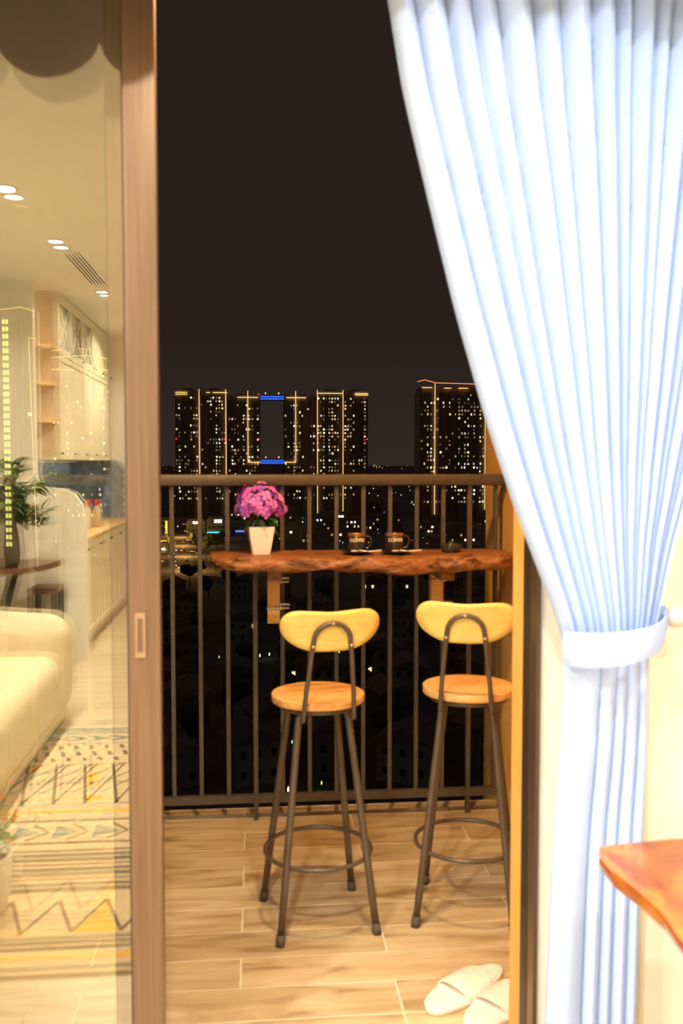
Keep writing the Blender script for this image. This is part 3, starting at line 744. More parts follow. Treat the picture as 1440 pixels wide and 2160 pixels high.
for x_, y_ in ((.92,.9),(.92,1.45),(1.72,.9),(1.72,1.45)):
    obj('leg', MB().box(x_-.025, x_+.025, y_-.025, y_+.025, 0, .714), M['iron2'], tt)

# ================================================================== ROOM BEHIND THE CAMERA (mirrored in the glass)
# downlights
def downlight(x, y, e, col, label, grp=None, spread=150):
    d = thing('downlight', label, 'lamp', (x, y, CEIL), 0, grp)
    obj('bezel', MB().lathe([(.043,0),(.056,0),(.056,-.005),(.043,-.008)], 28), M['white_plastic'], d)
    obj('lens', MB().lathe([(0,-.004),(.043,-.004)], 28), M['lens'], d)
    l = bpy.data.lights.new('downlight_beam', 'AREA'); l.shape = 'DISK'; l.size = .085; l.energy = e; l.color = col; l.spread = math.radians(spread)
    o = bpy.data.objects.new('downlight_beam', l); COL.objects.link(o); o.parent = d; o.location = (0,0,-.012)
downlight(-1.175, .40, P_DOWN, C_ROOM, 'round ceiling downlight added out of view above the near end of the sofa')  # extra lamp beyond the reflected row, added to light the room
downlight(-1.175, -.69, P_DOWN, C_ROOM, 'round ceiling downlight reflected at the left edge of the glass')
downlight(-1.165, -1.75, P_DOWN, C_ROOM, 'round ceiling downlight reflected just before the slotted air vent')
downlight(-1.16, -3.36, P_DOWN, C_ROOM, 'round ceiling downlight reflected just past the slotted air vent')
downlight(-1.10, -4.9, P_DOWN*.8, C_ROOM, 'round ceiling downlight at the far end of the kitchen')
downlight(.55, 1.02, P_CURTAIN, C_CURT, 'round ceiling downlight before the blue curtain')
downlight(-.1, .8, P_DOWN*.55, C_ROOM, 'round ceiling downlight added out of view straight before the open door')  # unseen lamp added to brighten the stool backs and balcony floor
downlight(1.35, 1.05, P_CURTAIN*1.8, C_CURT, 'round ceiling downlight before the cream wall')
downlight(.75, -.1, P_DOWN*.5, C_ROOM, 'round ceiling downlight added as fill above the middle of the room')  # unseen lamp added as fill for the lower curtain
downlight(.8, -3.0, P_DOWN, C_ROOM, 'round ceiling downlight added for ambient light toward the back of the room')  # unseen lamp added to raise the ambient level
ul = thing('added_cabinet_light', 'slim light strip added under the kitchen wall cabinets to brighten the tiles', 'lamp', (-1.85, -4.6, 1.459))  # strip added to lift the splashback tiles shaded by the wall cabinets
obj('housing', MB().box(-.02, .02, -1.2, 1.2, -.012, 0), M['white_plastic'], ul)
l = bpy.data.lights.new('splashback_fill', 'AREA'); l.shape = 'RECTANGLE'; l.size = .03; l.size_y = 2.4; l.energy = 5; l.color = C_ROOM
lo = bpy.data.objects.new('splashback_fill', l); COL.objects.link(lo); lo.parent = ul; lo.location = (0, 0, -.016)
# air vent
vt = thing('air_vent', 'long slotted air vent in the white ceiling', 'vent', (-1.125, -2.52, CEIL))
obj('frame', MB().box(-.065, .065, -.52, .52, -.006, 0), M['white_plastic'], vt)
for k in range(5): obj('slot', MB().box(-.055+k*.023, -.045+k*.023, -.5, .5, -.0075, -.0055), M['vent_dark'], vt)
# partition with a wavy edge
prof = [(-2.5,0),(-1.238,0),(-1.238,.845),(-1.243,1.03),(-1.262,1.13),(-1.318,1.21),(-1.40,1.245),(-1.49,1.252),(-1.545,1.262),(-1.578,1.30),(-1.588,1.36),(-1.592,2.74),(-2.5,2.74)]
struct(obj('wall_partition', MB().prism(prof, -3.06, -2.98), M['white_wall']), 'white partition with a wavy cut-out before the kitchen')
struct(obj('wall_kitchen', MB().box(-2.5, -1.92, -5.98, -3.06, 0, CEIL), M['peach_wall']), 'peach wall behind the kitchen units')
struct(obj('wall_kitchen_end', MB().box(-1.92, -1.0, -6.1, -5.95, 0, CEIL), M['white_wall']), 'white end wall of the kitchen')
# fish-scale tiles on the kitchen end wall, in a rounded panel
tp = struct(obj('trim_5', MB().prism([(-1.92,.87),(-1.35,.87),(-1.35,1.36)] + [(-1.47+.12*math.cos(a), 1.36+.11*math.sin(a)) for a in [PI/2*k/8 for k in range(1, 9)]] + [(-1.92,1.47)], -5.95, -5.942), M['tile_grout']), 'blue fish-scale tile panel with a rounded corner'); 
tm = MB(); R_ = .034
ol = [(-R_,0)] + [(R_*math.cos(a), R_*math.sin(a)) for a in [PI + PI*k/10 for k in range(1, 10)]][::1] + [(R_,0),(R_*.55,.03),(0,.045),(-R_*.55,.03)]
tm.prism([(x*.93, z*.93) for x, z in ol], 0, .004)
tm = tm.mesh('scale_tile', M['tile_blue'])
for r in range(16):
    for c in range(10):
        x = -1.885 + c*.07 + (.035 if r % 2 else 0); z = .90 + r*.037
        if x > -1.375 or z > 1.43: continue
        if x > -1.47 and z > 1.36 and (x+1.47)**2 + (z-1.36)**2 > .085**2: continue
        obj('tile', tm, None, tp, loc=(x, -5.942 + .0005*(r % 2), z))
tp2 = struct(obj('trim_6', MB().box(-1.92, -1.912, -5.95, -3.06, .87, 1.47), M['tile_grout']), 'blue fish-scale tile splashback along the worktop')
tm2 = MB().prism([(x*.93, z*.93) for x, z in ol], 0, .004, 'x').mesh('scale_tile_side', M['tile_blue'])
for r in range(16):
    for c in range(41):
        y = -5.9 + c*.07 + (.035 if r % 2 else 0); z = .90 + r*.037
        if y > -3.1 or z > 1.45: continue
        if (r*41+c) % 2 and c > 20: continue
        obj('tile', tm2, None, tp2, loc=(-1.912 + .0005*(r % 2), y, z))
# kitchen units
for k in range(5):
    y0 = -3.07 - k*.572; y1 = y0 - .568
    cb = thing('base_cabinet', ['cream base cabinet against the white partition','cream base cabinet second from the partition','cream base cabinet in the middle of the kitchen run','cream base cabinet second from the tiled end wall','cream base cabinet against the tiled end wall'][k], 'cabinet', (-1.6, (y0+y1)/2, 0), 0, 'kitchen base cabinets')
    obj('carcass', MB().box(-.3, .28, -.284, .284, .1, .835), M['cab'], cb)
    obj('plinth', MB().box(-.3, .25, -.284, .284, 0, .1), M['cab'], cb)
    for sgn in (-1, 1):
        a0, a1 = (-.281, -.002) if sgn < 0 else (.002, .281)
        d = MB().box(.28, .298, a0, a1, .105, .83)
        d.box(.298, .305, a0, a0+.04, .105, .83); d.box(.298, .305, a1-.04, a1, .105, .83); d.box(.298, .305, a0+.04, a1-.04, .105, .145); d.box(.298, .305, a0+.04, a1-.04, .79, .83)
        dd = obj('door', d, M['cab'], cb)
        ky = a1-.02 if sgn < 0 else a0+.02
        obj('knob', MB().tube([(.305, ky, .77), (.325, ky, .77)], [.005,.011], 10), M['black'], dd)
wt = obj('worktop', MB().rbox(-1.91, -1.27, -5.94, -3.065, .836, .87, .004, 1), M['worktop']); tag(wt, 'oak worktop along the cream kitchen cabinets', 'worktop')
for k in range(5):
    y0 = -3.36 - k*.515; y1 = y0 - .511
    cb = thing('wall_cabinet', ['cream wall cabinet with crossed lattice next to the corner shelves','cream wall cabinet second from the corner shelves','cream wall cabinet in the middle of the upper run','cream wall cabinet second from the far end','cream wall cabinet at the far end'][k], 'cabinet', (-1.71, (y0+y1)/2, 1.46), 0, 'kitchen wall cabinets')
    obj('carcass', MB().box(-.19, .20, -.2555, .2555, 0, 1.279), M['cab'], cb)
    dd = obj('door', MB().box(.20, .218, -.252, .252, .004, .80), M['cab'], cb)
    obj('moulding', MB().box(.218, .224, -.252, -.215, .004, .80).box(.218, .224, .215, .252, .004, .80).box(.218, .224, -.215, .215, .004, .045).box(.218, .224, -.215, .215, .76, .80), M['cab'], dd)
    obj('knob', MB().tube([(.224, .23, .05), (.244, .23, .05)], [.005,.011], 10), M['black'], dd)
    d2 = obj('door', MB().box(.20, .218, -.252, -.2, .81, 1.275).box(.20, .218, .2, .252, .81, 1.275).box(.20, .218, -.2, .2, .81, .87).box(.20, .218, -.2, .2, 1.2, 1.275), M['cab'], cb)
    if k < 3:
        obj('pane', MB().box(.202, .206, -.2, .2, .87, 1.2), M['cab_glass'], d2)
        lt = MB()
        for sg in (-1, 1):
            m = Matrix.Translation((.212, 0, 1.035)) @ Matrix.Rotation(sg*math.atan2(.33, .4), 4, 'X')
            lt.box(-.006, .006, -.258, .258, -.011, .011, m=m)
        obj('lattice', lt, M['cab'], d2)
    else: obj('panel', MB().box(.202, .212, -.2, .2, .87, 1.2), M['cab'], d2)
    obj('knob', MB().tube([(.218, -.23, .85), (.238, -.23, .85)], [.005,.011], 10), M['black'], d2)
cs = thing('corner_shelf', 'rounded wooden corner shelves at the end of the wall cabinets', 'shelf', (-1.91, -3.355, 1.5))
obj('back_panel', MB().box(0, .39, -.003, .003, 0, 1.2), M['peach_wall'], cs)
for z in (.24, .52, .80):
    o_ = [(0,.003)] + [(.40*math.cos(a), .003 + .28*math.sin(a)) for a in [PI/2*k/12 for k in range(13)]]
    obj('board', MB().prism(o_, z, z+.03, 'z'), M['shelf'], cs)
# on the worktop
kt = thing('kettle', 'dark kettle on the oak worktop', 'kettle', (-1.62, -3.45, .8705))
obj('body', MB().lathe([(0,0),(.075,0),(.085,.02),(.08,.12),(.06,.19),(.045,.21),(0,.215)], 24), M['kettle'], kt)
obj('handle', MB().tube([(-.04,0,.2),(-.10,0,.2),(-.12,0,.13),(-.085,0,.05)], .009, 8), M['black'], kt)
obj('spout', MB().tube([(.07,0,.06),(.11,0,.13),(.125,0,.17)], [.016,.011,.009], 8), M['kettle'], kt)
for k, (x, y) in enumerate(((-1.45,-4.25),(-1.40,-4.42))):
    bt = thing('sauce_bottle', ['small red-capped sauce bottle on the worktop, nearer the kettle','small red-capped sauce bottle on the worktop, farther from the kettle'][k], 'bottle', (x, y, .8705), 0, 'red-capped bottles on the worktop')
    obj('body', MB().lathe([(0,0),(.036,0),(.04,.01),(.04,.12),(.03,.16),(.016,.19),(.016,.2),(0,.2)], 18), M['sauce'], bt)
    obj('cap', MB().lathe([(.018,.195),(.019,.235),(.012,.245),(0,.246)], 14), M['red_cap'], bt)
# sofa
sf = thing('cream_sofa', 'cream leather sofa with rounded arms reflected in the glass door', 'sofa', (0,0,0))
obj('seat', MB().rbox(-2.05, -1.03, -1.12, 1.25, .05, .42, .10, 5), M['leather'], sf)
obj('base', MB().rbox(-2.38, -1.06, -1.38, 1.5, 0.011, .09, .02, 2), M['leather'], sf)
a_ = MB(); 
a_.rbox(-2.40, -1.02, -1.42, -1.08, .05, .60, .13, 6)
for v in a_.b.verts:
    if v.co.z > .3: v.co.z += max(0, (-1.1 - v.co.x))*.07
obj('arm', a_, M['leather'], sf)
obj('arm', MB().rbox(-2.40, -1.02, 1.2, 1.54, .05, .60, .13, 6), M['leather'], sf)
obj('backrest', MB().rbox(-2.44, -2.0, -1.40, 1.5, .05, .82, .14, 6), M['leather'], sf)
cu = MB().rbox(-.2, .2, -.06, .06, -.2, .2, .055, 4)
co = obj('cushion', cu, M['cushion']); co.location = (-1.62, -.86, .63); co.rotation_euler = (-.35, 0, .25); tag(co, 'dark patterned cushion with mustard marks on the cream sofa', 'cushion')
# dining table with plant
dt = thing('dining_table', 'dark live-edge dining table before the white partition', 'table', (0,0,0))
q = [(-2.45,-2.05),(-2.0,-2.03),(-1.70,-2.08),(-1.52,-2.2),(-1.42,-2.42),(-1.385,-2.62),(-1.37,-2.74),(-1.5,-2.82),(-2.0,-2.80),(-2.45,-2.82)]
obj('tabletop', MB().prism(q, .71, .75, 'z'), M['table2'], dt)
for x0, x1 in ((-1.62,-1.80),(-1.98,-1.80)):
    obj('leg', MB().tube([(x0,-2.45,.71),(x1,-2.45,.02)], .035, 8), M['iron2'], dt)
obj('foot', MB().box(-2.1, -1.55, -2.5, -2.4, 0, .03), M['iron2'], dt)
st_ = thing('wooden_stool', 'low dark stool with a wooden top under the dining table', 'stool', (-1.46, -2.78, 0))
obj('top', MB().rbox(-.13, .07, -.17, .12, .52, .56, .01, 2), M['table2'], st_)
for sx_ in (-.11, .05):
    for sy_ in (-.14, .09): obj('leg', MB().box(sx_-.018, sx_+.018, sy_-.018, sy_+.018, 0, .52), M['iron2'], st_)
vs_ = thing('vase_of_leaves', 'dark vase of feathery green sprays on the dining table', 'plant', (-1.615, -2.32, .7505))
obj('vase', MB().lathe([(0,0),(.055,0),(.068,.03),(.073,.1),(.066,.2),(.054,.27),(.05,.3),(.056,.31),(.05,.312),(.044,.29),(0,.28)], 28), M['vase'], vs_)
random.seed(11)
s = MB(); fl = []
for k in range(46):
    a = random.uniform(0, 2*PI); r = random.uniform(.05, .30); h = random.uniform(.36, .80) - r*.35
    p0 = Vector((0,0,.3)); p1 = Vector((r*.35*math.cos(a), r*.35*math.sin(a), .3+(h-.3)*.6)); p2 = Vector((r*math.cos(a), r*math.sin(a), h))
    s.tube([p0, p1, p2], .0025, 5)
    for i in range(14):
        u = .35 + .65*i/14
        fl.append((p0*(1-u)**2 + p1*2*u*(1-u) + p2*u*u, a))
obj('stem', s, M['olive'], vs_)
lf = leafmesh(.115, .020, .3, 'spray_leaf', M['olive'])
for k, (p_, a) in enumerate(fl[::2][:298]):
    o = obj('leaf', lf, None, vs_, loc=p_); o.rotation_euler = (random.uniform(-.6,.6), random.uniform(-1,.4), a + random.choice((-.9,.9)) + random.uniform(-.3,.3))
om = thing('table_ornament', 'small beige ornament with a pale blue ball on the dining table', 'ornament', (-1.83, -2.18, .7505))
obj('stand', MB().lathe([(0,0),(.05,0),(.055,.02),(.04,.1),(.03,.22),(.032,.26),(0,.265)], 18), M['sauce'], om)
obj('ball', MB().ico((0,0,.30), .045, 3), M['blue_orb'], om)
# rug with woven bands
rg = thing('patterned_rug', 'beige rug with dark zigzag lines and mustard triangles on the room floor', 'rug', (0,0,0))
RX0, RX1 = -1.98, .35
obj('pile', MB().box(RX0, RX1, -1.12, 1.33, 0.001, .010), M['rug'], rg)
Z = .0108
def lay(mb, pts): mb.poly([(x, y, Z) for x, y in pts])
def line(mb, x0, y0, x1, y1, w=.012):
    d = Vector((x1-x0, y1-y0)); n_ = Vector((-d.y, d.x)).normalized()*w/2
    lay(mb, [(x0+n_.x, y0+n_.y), (x0-n_.x, y0-n_.y), (x1-n_.x, y1-n_.y), (x1+n_.x, y1+n_.y)])
dk, te, go_ = MB(), MB(), MB()
for y, w_ in ((-1.09,.02),(-1.05,.018),(-1.01,.02)): line(te, RX0, y, RX1, y, w_)
x = RX0
while x < RX1-.08:                                         # chevrons
    line(te, x, -.96, x+.09, -.915, .014); line(te, x+.09, -.915, x, -.87, .014); line(te, x+.03, -.96, x+.12, -.915, .012); line(te, x+.12, -.915, x+.03, -.87, .012); x += .11
x = RX0+.02
while x < RX1-.03:                                         # dashes
    line(dk, x, -.80, x+.02, -.74, .022); line(dk, x+.03, -.70, x+.05, -.63, .022); line(dk, x, -.60, x+.02, -.55, .02); x += .075
line(te, RX0, -.83, RX1, -.83, .012)
y0, y1 = -.50, .02; x = RX0; k = 0
for yy_ in (y0, -.24, y1): line(dk, RX0, yy_, RX1, yy_, .007)
while x < RX1-.2:                                          # lattice of triangles
    line(dk, x, y0, x+.093, y1, .014); line(dk, x, -.24, x+.174, y0, .008); line(dk, x+.087, y1, x+.186, y0, .01); line(dk, x+.012, -.12, x+.124, -.3, .007)
    if k % 3 == 0: lay(go_, [(x+.025,-.36),(x+.062,-.16),(x+.105,-.36)])
    if k % 4 == 1: lay(go_, [(x+.062,-.10),(x+.10,.015),(x+.16,-.06)])
    if k % 5 == 2: lay(go_, [(x+.0,-.49),(x+.031,-.38),(x+.08,-.49)])
    x += .13; k += 1
for y in (.10,): line(go_, RX0, y, RX1, y, .03)
for y in (.2, .42): line(dk, RX0, y, RX1, y, .014)
x = RX0
while x < RX1-.14: lay(te, [(x,.25),(x,.38),(x+.10,.315)]); line(dk, x+.06, .24, x+.13, .315, .012); line(dk, x+.13, .315, x+.06, .39, .012); x += .15
for k, y in enumerate((.49,.53,.57,.61,.65,.69,.73,.77,.81)): line(dk, RX0, y, RX1, y, .014 + .008*(k % 3))
x = -1.915; k = 0
while x < RX1-.16:
    line(dk, x, 1.10, x+.075, .89, .012); line(dk, x+.075, .89, x+.15, 1.10, .012)
    if k % 3 == 0: lay(go_, [(x+.01,1.10),(x+.075,.92),(x+.14,1.10)])
    x += .15; k += 1
for y in (1.13,1.16,1.19): line(dk, RX0, y, RX1, y, .014)
line(go_, RX0, 1.24, RX1, 1.24, .03); line(dk, RX0, 1.30, RX1, 1.30, .014)
for mb_, m_, nm in ((dk,'rug_dark','charcoal_pattern'),(te,'rug_teal','teal_pattern'),(go_,'rug_gold','mustard_pattern')):
    o = obj(nm, mb_, M[m_], rg, fix=False); o['kind'] = 'stuff'

# ================================================================== CITY BELOW
GZ = -47.6
gr = struct(obj('ground', MB().box(-9000, 9000, 60, 20000, GZ-2, GZ), M['ground']), 'dark city ground far below the balcony')
def tower(name, label, x0, x1, y, dep, ztop, wins, strips, seed, dens=.2, fh=3.15, cw=2.6, grp=None, stair=None, beacons=()):
    random.seed(seed)
    t_ = thing(name, label, 'building', ((x0+x1)/2, y, GZ), 0, grp)
    w = x1-x0; H = ztop-GZ
    body = MB().box(-w/2, w/2, 0, dep, 0, H-6); body.box(-w/2+1.2, w/2-1.2, 1, dep-1, H-6, H-1.5); body.box(-w/2+w*.3, w/2-w*.3, 3, dep-3, H-1.5, H)
    obj('tower_block', body, M['tower'], t_)
    fin = MB(); k = 0; xx = -w/2
    while xx < w/2-.5:
        fin.box(xx, xx+.5, -.6, 0, 0, H-6); xx += cw*3
    obj('facade_fin', fin, M['tower_fin'], t_)['kind'] = 'stuff'
    wm = MB(); nf = int((H-10)/fh); nc = int(w/cw)
    colw = [random.choice((.3,.5,.7,1,1.5,2.2)) for _ in range(nc)]
    for fl_ in range(4, nf):
        rowf = random.choice((.4,.7,1,1,1.6))
        for c in range(nc):
            if random.random() < dens*1.5*colw[c]*rowf*wins:
                mi = random.choices((0,1,2,3,4), (2.6,2.6,1.1,6,6))[0]
                xa = -w/2 + c*cw + random.uniform(.3,.8); za = 4 + fl_*fh; ww_ = cw*random.uniform(.3,.6)
                wm.box(xa, xa+ww_, -.12, 0, za, za+random.uniform(1.2,1.8), mi)
    obj('lit_window', wm, [M['win_warm'], M['win_pale'], M['win_cool'], M['win_dim'], M['win_faint']], t_)['kind'] = 'stuff'
    if stair is not None:
        for fl_ in range(3, nf+1):
            sm_ = MB(); za = 3 + fl_*fh
            sm_.box(stair-1.25, stair-.15, -.9, -.7, za, za+1.9); sm_.box(stair+.15, stair+1.25, -.9, -.7, za, za+1.9)
            obj('stair_window', sm_, M['win_yellow'], t_)
    cxx = (x0+x1)/2
    for bx, bz in beacons: obj('aviation_beacon', MB().ico((bx-cxx, -.5, bz-GZ), .75, 1), M['red_lamp'], t_)
    for (kind, pts, m_) in strips:
        q = MB(); th = .34*y/850
        pts = [(px-cxx, -1.0, pz-GZ) for px, pz in pts]
        q.tube(pts, th, 6); obj('light_strip', q, M[m_], t_)
    return t_
# survey: what map position / height lies on a given sight line of the photograph
def sight(px, py):
    c = (px-720)/1950; q = (py-1080)/1950; fw = .99864 - .05224*q
    return (.09237*fw + .99572*c, .99572*fw - .09237*c, -.05224 - .99864*q)
def mx_(px, Y, py=978): a_ = sight(px, py); return Y*a_[0]/a_[1]
def mz_(py, Y, px=540): a_ = sight(px, py); return 1.43 + Y*a_[2]/a_[1]
YD = 850
A = lambda px: mx_(px, YD)
def hz(py): return mz_(py, YD, 575)
T = 'tall apartment tower outlined in gold lights'
def vs(px, a, b_): return ('v', [(A(px), hz(a)), (A(px), hz(b_))], 'strip_gold')
def hs(pa, pb, py, m='strip_crown'): return ('h', [(A(pa), hz(py)), (A(pb), hz(py))], m)
tower('apartment_tower', 'dark apartment tower with lit windows at the left end of the far cluster', A(370), A(424), YD, 28, hz(820), 1.25, [hs(371,396,829), hs(371,396,833)], 1, .22, beacons=[(A(372),hz(926))])
tower('apartment_tower', 'apartment tower between two gold vertical light lines, left half of the far cluster', A(424), A(480), YD, 28, hz(820), 1.15, [vs(421,822,1090), vs(477,822,1090), hs(436,444,829), hs(450,480,829)], 2, .22, beacons=[(A(475),hz(926))])
tower('apartment_tower', 'apartment tower joined to the left end of the blue-lit sky bridges', A(481), A(549), YD+4, 26, hz(830), 1, [vs(523,824,975), hs(501,545,838), hs(523,549,975)], 3, .2, beacons=[(A(546),hz(926)),(A(546),hz(831))])
tower('apartment_tower', 'apartment tower joined to the right end of the blue-lit sky bridges', A(600), A(667.3), YD+4, 26, hz(830), 1, [vs(624,824,975), hs(604,646,838), hs(600,624,975)], 4, .2)
tower('apartment_tower', 'apartment tower between two gold vertical light lines, right half of the far cluster', A(668.2), A(724), YD, 28, hz(820), 1.0, [vs(669,822,1090), vs(723,822,1090), hs(670,722,829)], 5, .2, beacons=[(A(670),hz(926))])
tower('apartment_tower', 'dark apartment tower with lit windows at the right end of the far cluster', A(725), A(776), YD, 28, hz(820), 1.1, [hs(748,776,829), hs(748,776,832)], 6, .22, beacons=[(A(774),hz(926))])
for nm, py, lb in (('upper', 838, 'blue-lit sky bridge joining two towers near their roofs'), ('lower', 974, 'blue-lit sky bridge joining two towers low down')):
    bgd = thing('sky_bridge', lb, 'bridge', (A(574.5), YD+6, hz(py)))
    w = (A(600)-A(549))/2
    obj('deck', MB().box(-w+.03, w-.03, 0, 12, -2.2, 1.8), M['tower'], bgd)
    for dz in (.9, -1.1):
        obj('light_strip', MB().box(-w+.4, w-.4, -.6, -.1, dz-.45, dz+.45), M['strip_blue'], bgd)
    for xx in (-6, 6): obj('rooftop_lamp', MB().ico((xx, 2, 4.2), .7, 1), M['lamp_warm'], bgd)
pod = thing('podium_block', 'dark podium linking the feet of the far tower cluster', 'building', (A(574.5), YD+7, GZ))
obj('block', MB().box(A(549)-A(574.5)+.2, A(600)-A(574.5)-.2, 0, 22, 0, hz(974)-GZ-2.4), M['tower'], pod)
# right tower
YR = 758
B_ = lambda px: mx_(px, YR)
def hr(py): return mz_(py, YR, 950)
tower('apartment_tower', 'broad tower under a red-gold roof line, beside the blue curtain', B_(886), B_(1070), YR, 30, hr(812), 1, [
    ('r', [(B_(879),hr(806)),(B_(894),hr(802)),(B_(917),hr(808)),(B_(1000),hr(810)),(B_(1075),hr(811))], 'strip_red'),
    ('v', [(B_(916),hr(809)),(B_(916),hr(1085))], 'strip_gold'), ('v', [(B_(1022),hr(811)),(B_(1022),hr(1075))], 'strip_gold'), ('v', [(B_(1045),hr(811)),(B_(1045),hr(1010))], 'strip_gold'),
    ('h', [(B_(888),hr(818)),(B_(910),hr(818))], 'strip_crown'), ('h', [(B_(935),hr(819)),(B_(950),hr(819))], 'strip_crown'), ('h', [(B_(965),hr(819)),(B_(985),hr(819))], 'strip_crown')], 12, .16)
# towers seen through the glass door
YL = 421
C_ = lambda px: mx_(px, YL)
def hl(py): return mz_(py, YL, 20)
tower('apartment_tower', 'near tower with a bright column of yellow stair windows behind the glass door', C_(-70), C_(80), YL, 30, hl(640), .5, [
    ('r', [(C_(-40),hl(651)),(C_(0),hl(655)),(C_(26),hl(652)),(C_(50),hl(648)),(C_(80),hl(657))], 'strip_crown'),
    ('v', [(C_(66),hl(716)),(C_(77),hl(1195))], 'strip_gold'), ('h', [(C_(66),hl(712)),(C_(82),hl(715))], 'strip_gold')], 21, .10, stair=C_(17)-(C_(-70)+C_(80))/2)
YM = 579
D_ = lambda px: mx_(px, YM)
def hm(py): return mz_(py, YM, 160)
tower('apartment_tower', 'left one of the paired towers behind the glass door, under two gold roof lines', D_(84), D_(160), YM, 28, hm(752), .8, [
    ('h', [(D_(102),hm(757)),(D_(130),hm(754)),(D_(160),hm(751))], 'strip_crown'), ('h', [(D_(82),hm(782)),(D_(120),hm(780)),(D_(160),hm(781))], 'strip_crown'), ('h', [(D_(108),hm(741)),(D_(135),hm(739))], 'strip_crown')], 22, .2)
tower('apartment_tower', 'right one of the paired towers behind the glass door, under two gold roof lines', D_(161), D_(236), YM, 28, hm(752), .8, [
    ('h', [(D_(161),hm(751)),(D_(190),hm(750)),(D_(212),hm(753))], 'strip_crown'), ('h', [(D_(216),hm(753)),(D_(230),hm(757))], 'strip_crown'), ('h', [(D_(182),hm(779)),(D_(202),hm(777))], 'strip_crown'), ('h', [(D_(212),hm(779)),(D_(234),hm(782))], 'strip_crown'), ('h', [(D_(168),hm(735)),(D_(186),hm(737))], 'strip_crown')], 23, .2)
# ground point seen along a given photo direction, used only to read off map positions of the lights
def gp(px, py):
    a_ = sight(px, py); t_ = 49.03/-a_[2]; return (a_[0]*t_, a_[1]*t_)
# low office blocks with signs
def office(label, px, py, w, h, sign, sw, sh_, sz, extra=None):
    x, y = gp(px, py); o = thing('office_block', label, 'building', (x, y, GZ))
    obj('walls', MB().box(-w/2, w/2, 0, 16, 0, h).box(-w/2+1, w/2-1, 2, 14, h, h+1.2), M['house'], o)
    wn = MB()
    for r in range(int(h/4)):
        for c in range(int(w/3)): wn.box(-w/2+.6+c*3, -w/2+2.4+c*3, -.1, 0, 1.5+r*4, 3.3+r*4)
    obj('window', wn, M['darkwin'], o)['kind'] = 'stuff'
    so = obj('sign', MB().box(-sw/2, sw/2, -.5, -.15, sz, sz+sh_), M[sign], o)
    if extra: obj('light_strip', MB().box(-w/2, w/2, -.6, -.2, extra[1], extra[1]+.8), M[extra[0]], o)
    return o
office('office block under a bright white sign left of the flower pot', 460, 1132, 15, 12, 'sign_white', 5, 2, 9.5, ('sign_teal', 2.5))
office('office block under a white sign near the gold-lit street', 413, 1126, 13, 9, 'sign_white', 4, 1.6, 7)
office('low block with a small white sign by the door stile', 351, 1122, 10, 9, 'sign_white', 3.2, 1.3, 8)
office('low block with a blue and white sign right behind the flower pot', 506, 1128, 12, 4, 'sign_blue', 6, .9, 2)
office('low block with a teal sign under the broad right tower', 951, 1090, 20, 8, 'sign_teal', 6, 2, 6)
office('low block with a cool white sign under the broad right tower', 984, 1096, 22, 8, 'sign_white', 6, 2.4, 6)
office('low block with a long pale sign between the cups and the tower', 910, 1096, 22, 8, 'lamp_warm', 12, 1, 6)
office('low block with a white sign behind the coffee mugs', 718, 1104, 20, 8, 'sign_white', 5, 1.4, 5)
office('low block with a gold vertical sign beside the street', 351, 1138, 5, 13, 'sign_gold', 1.2, 9, 3)
office('gold-lit shopfront beside the street', 343, 1152, 6, 5, 'sign_gold', 5, .9, 2.5)
office('gold-lit gateway sign low beside the street', 344, 1166, 5, 4, 'lamp_warm', 2, 1.2, 1.5)
# low city blocks before and between the towers
random.seed(19)
placed = []
def free(x, y, r):
    if any((x-a)**2 + (y-b)**2 < (r+c)**2 for a, b, c in placed): return False
    placed.append((x, y, r)); return True
for o in list(COL.objects):
    if o.parent is None and o.name.startswith(('office_block', 'apartment_tower', 'podium')):
        bw = max([abs(c.bound_box[k][0]) for c in o.children for k in range(8)] or [10])
        placed.append((o.location.x, o.location.y + 12, bw*1.02 + 4))
nb = 0
for _ in range(900):
    if nb >= 46: break
    px = random.choice((random.uniform(420,1045), random.uniform(420,1045), random.uniform(90,240)))
    py = random.uniform(1062, 1150) if px > 560 else random.uniform(1062, 1112)
    x, y = gp(px, py); w = random.uniform(9, 22); h = random.uniform(5, 13)
    if not free(x, y + 6, w*.6 + 3): continue
    nb += 1
    b_ = thing('city_block', 'low dark city block with a few lit windows before the far towers', 'building', (x, y, GZ), 0, 'low city blocks before the far towers')
    obj('walls', MB().box(-w/2, w/2, 0, 12, 0, h).box(-w/4, w/5, 3, 8, h, h+1.8), M['tower'], b_)
    wm = MB(); k_ = 0
    for r in range(int((h-1)/3)):
        for c in range(int(w/2.6)):
            if random.random() < .3:
                mi = random.choices((0,1,2,3,4), (3,3,2,5,3))[0]; xa = -w/2 + .6 + c*2.6; k_ += 1
                wm.box(xa, xa+random.uniform(.7,1.7), -.12, 0, 1.2+r*3, 2.6+r*3, mi)
    if not k_: wm.box(-.8, .8, -.12, 0, 1.2, 2.6, 3)
    obj('lit_window', wm, [M['win_warm'], M['win_pale'], M['win_cool'], M['win_dim'], M['win_faint']], b_)['kind'] = 'stuff'
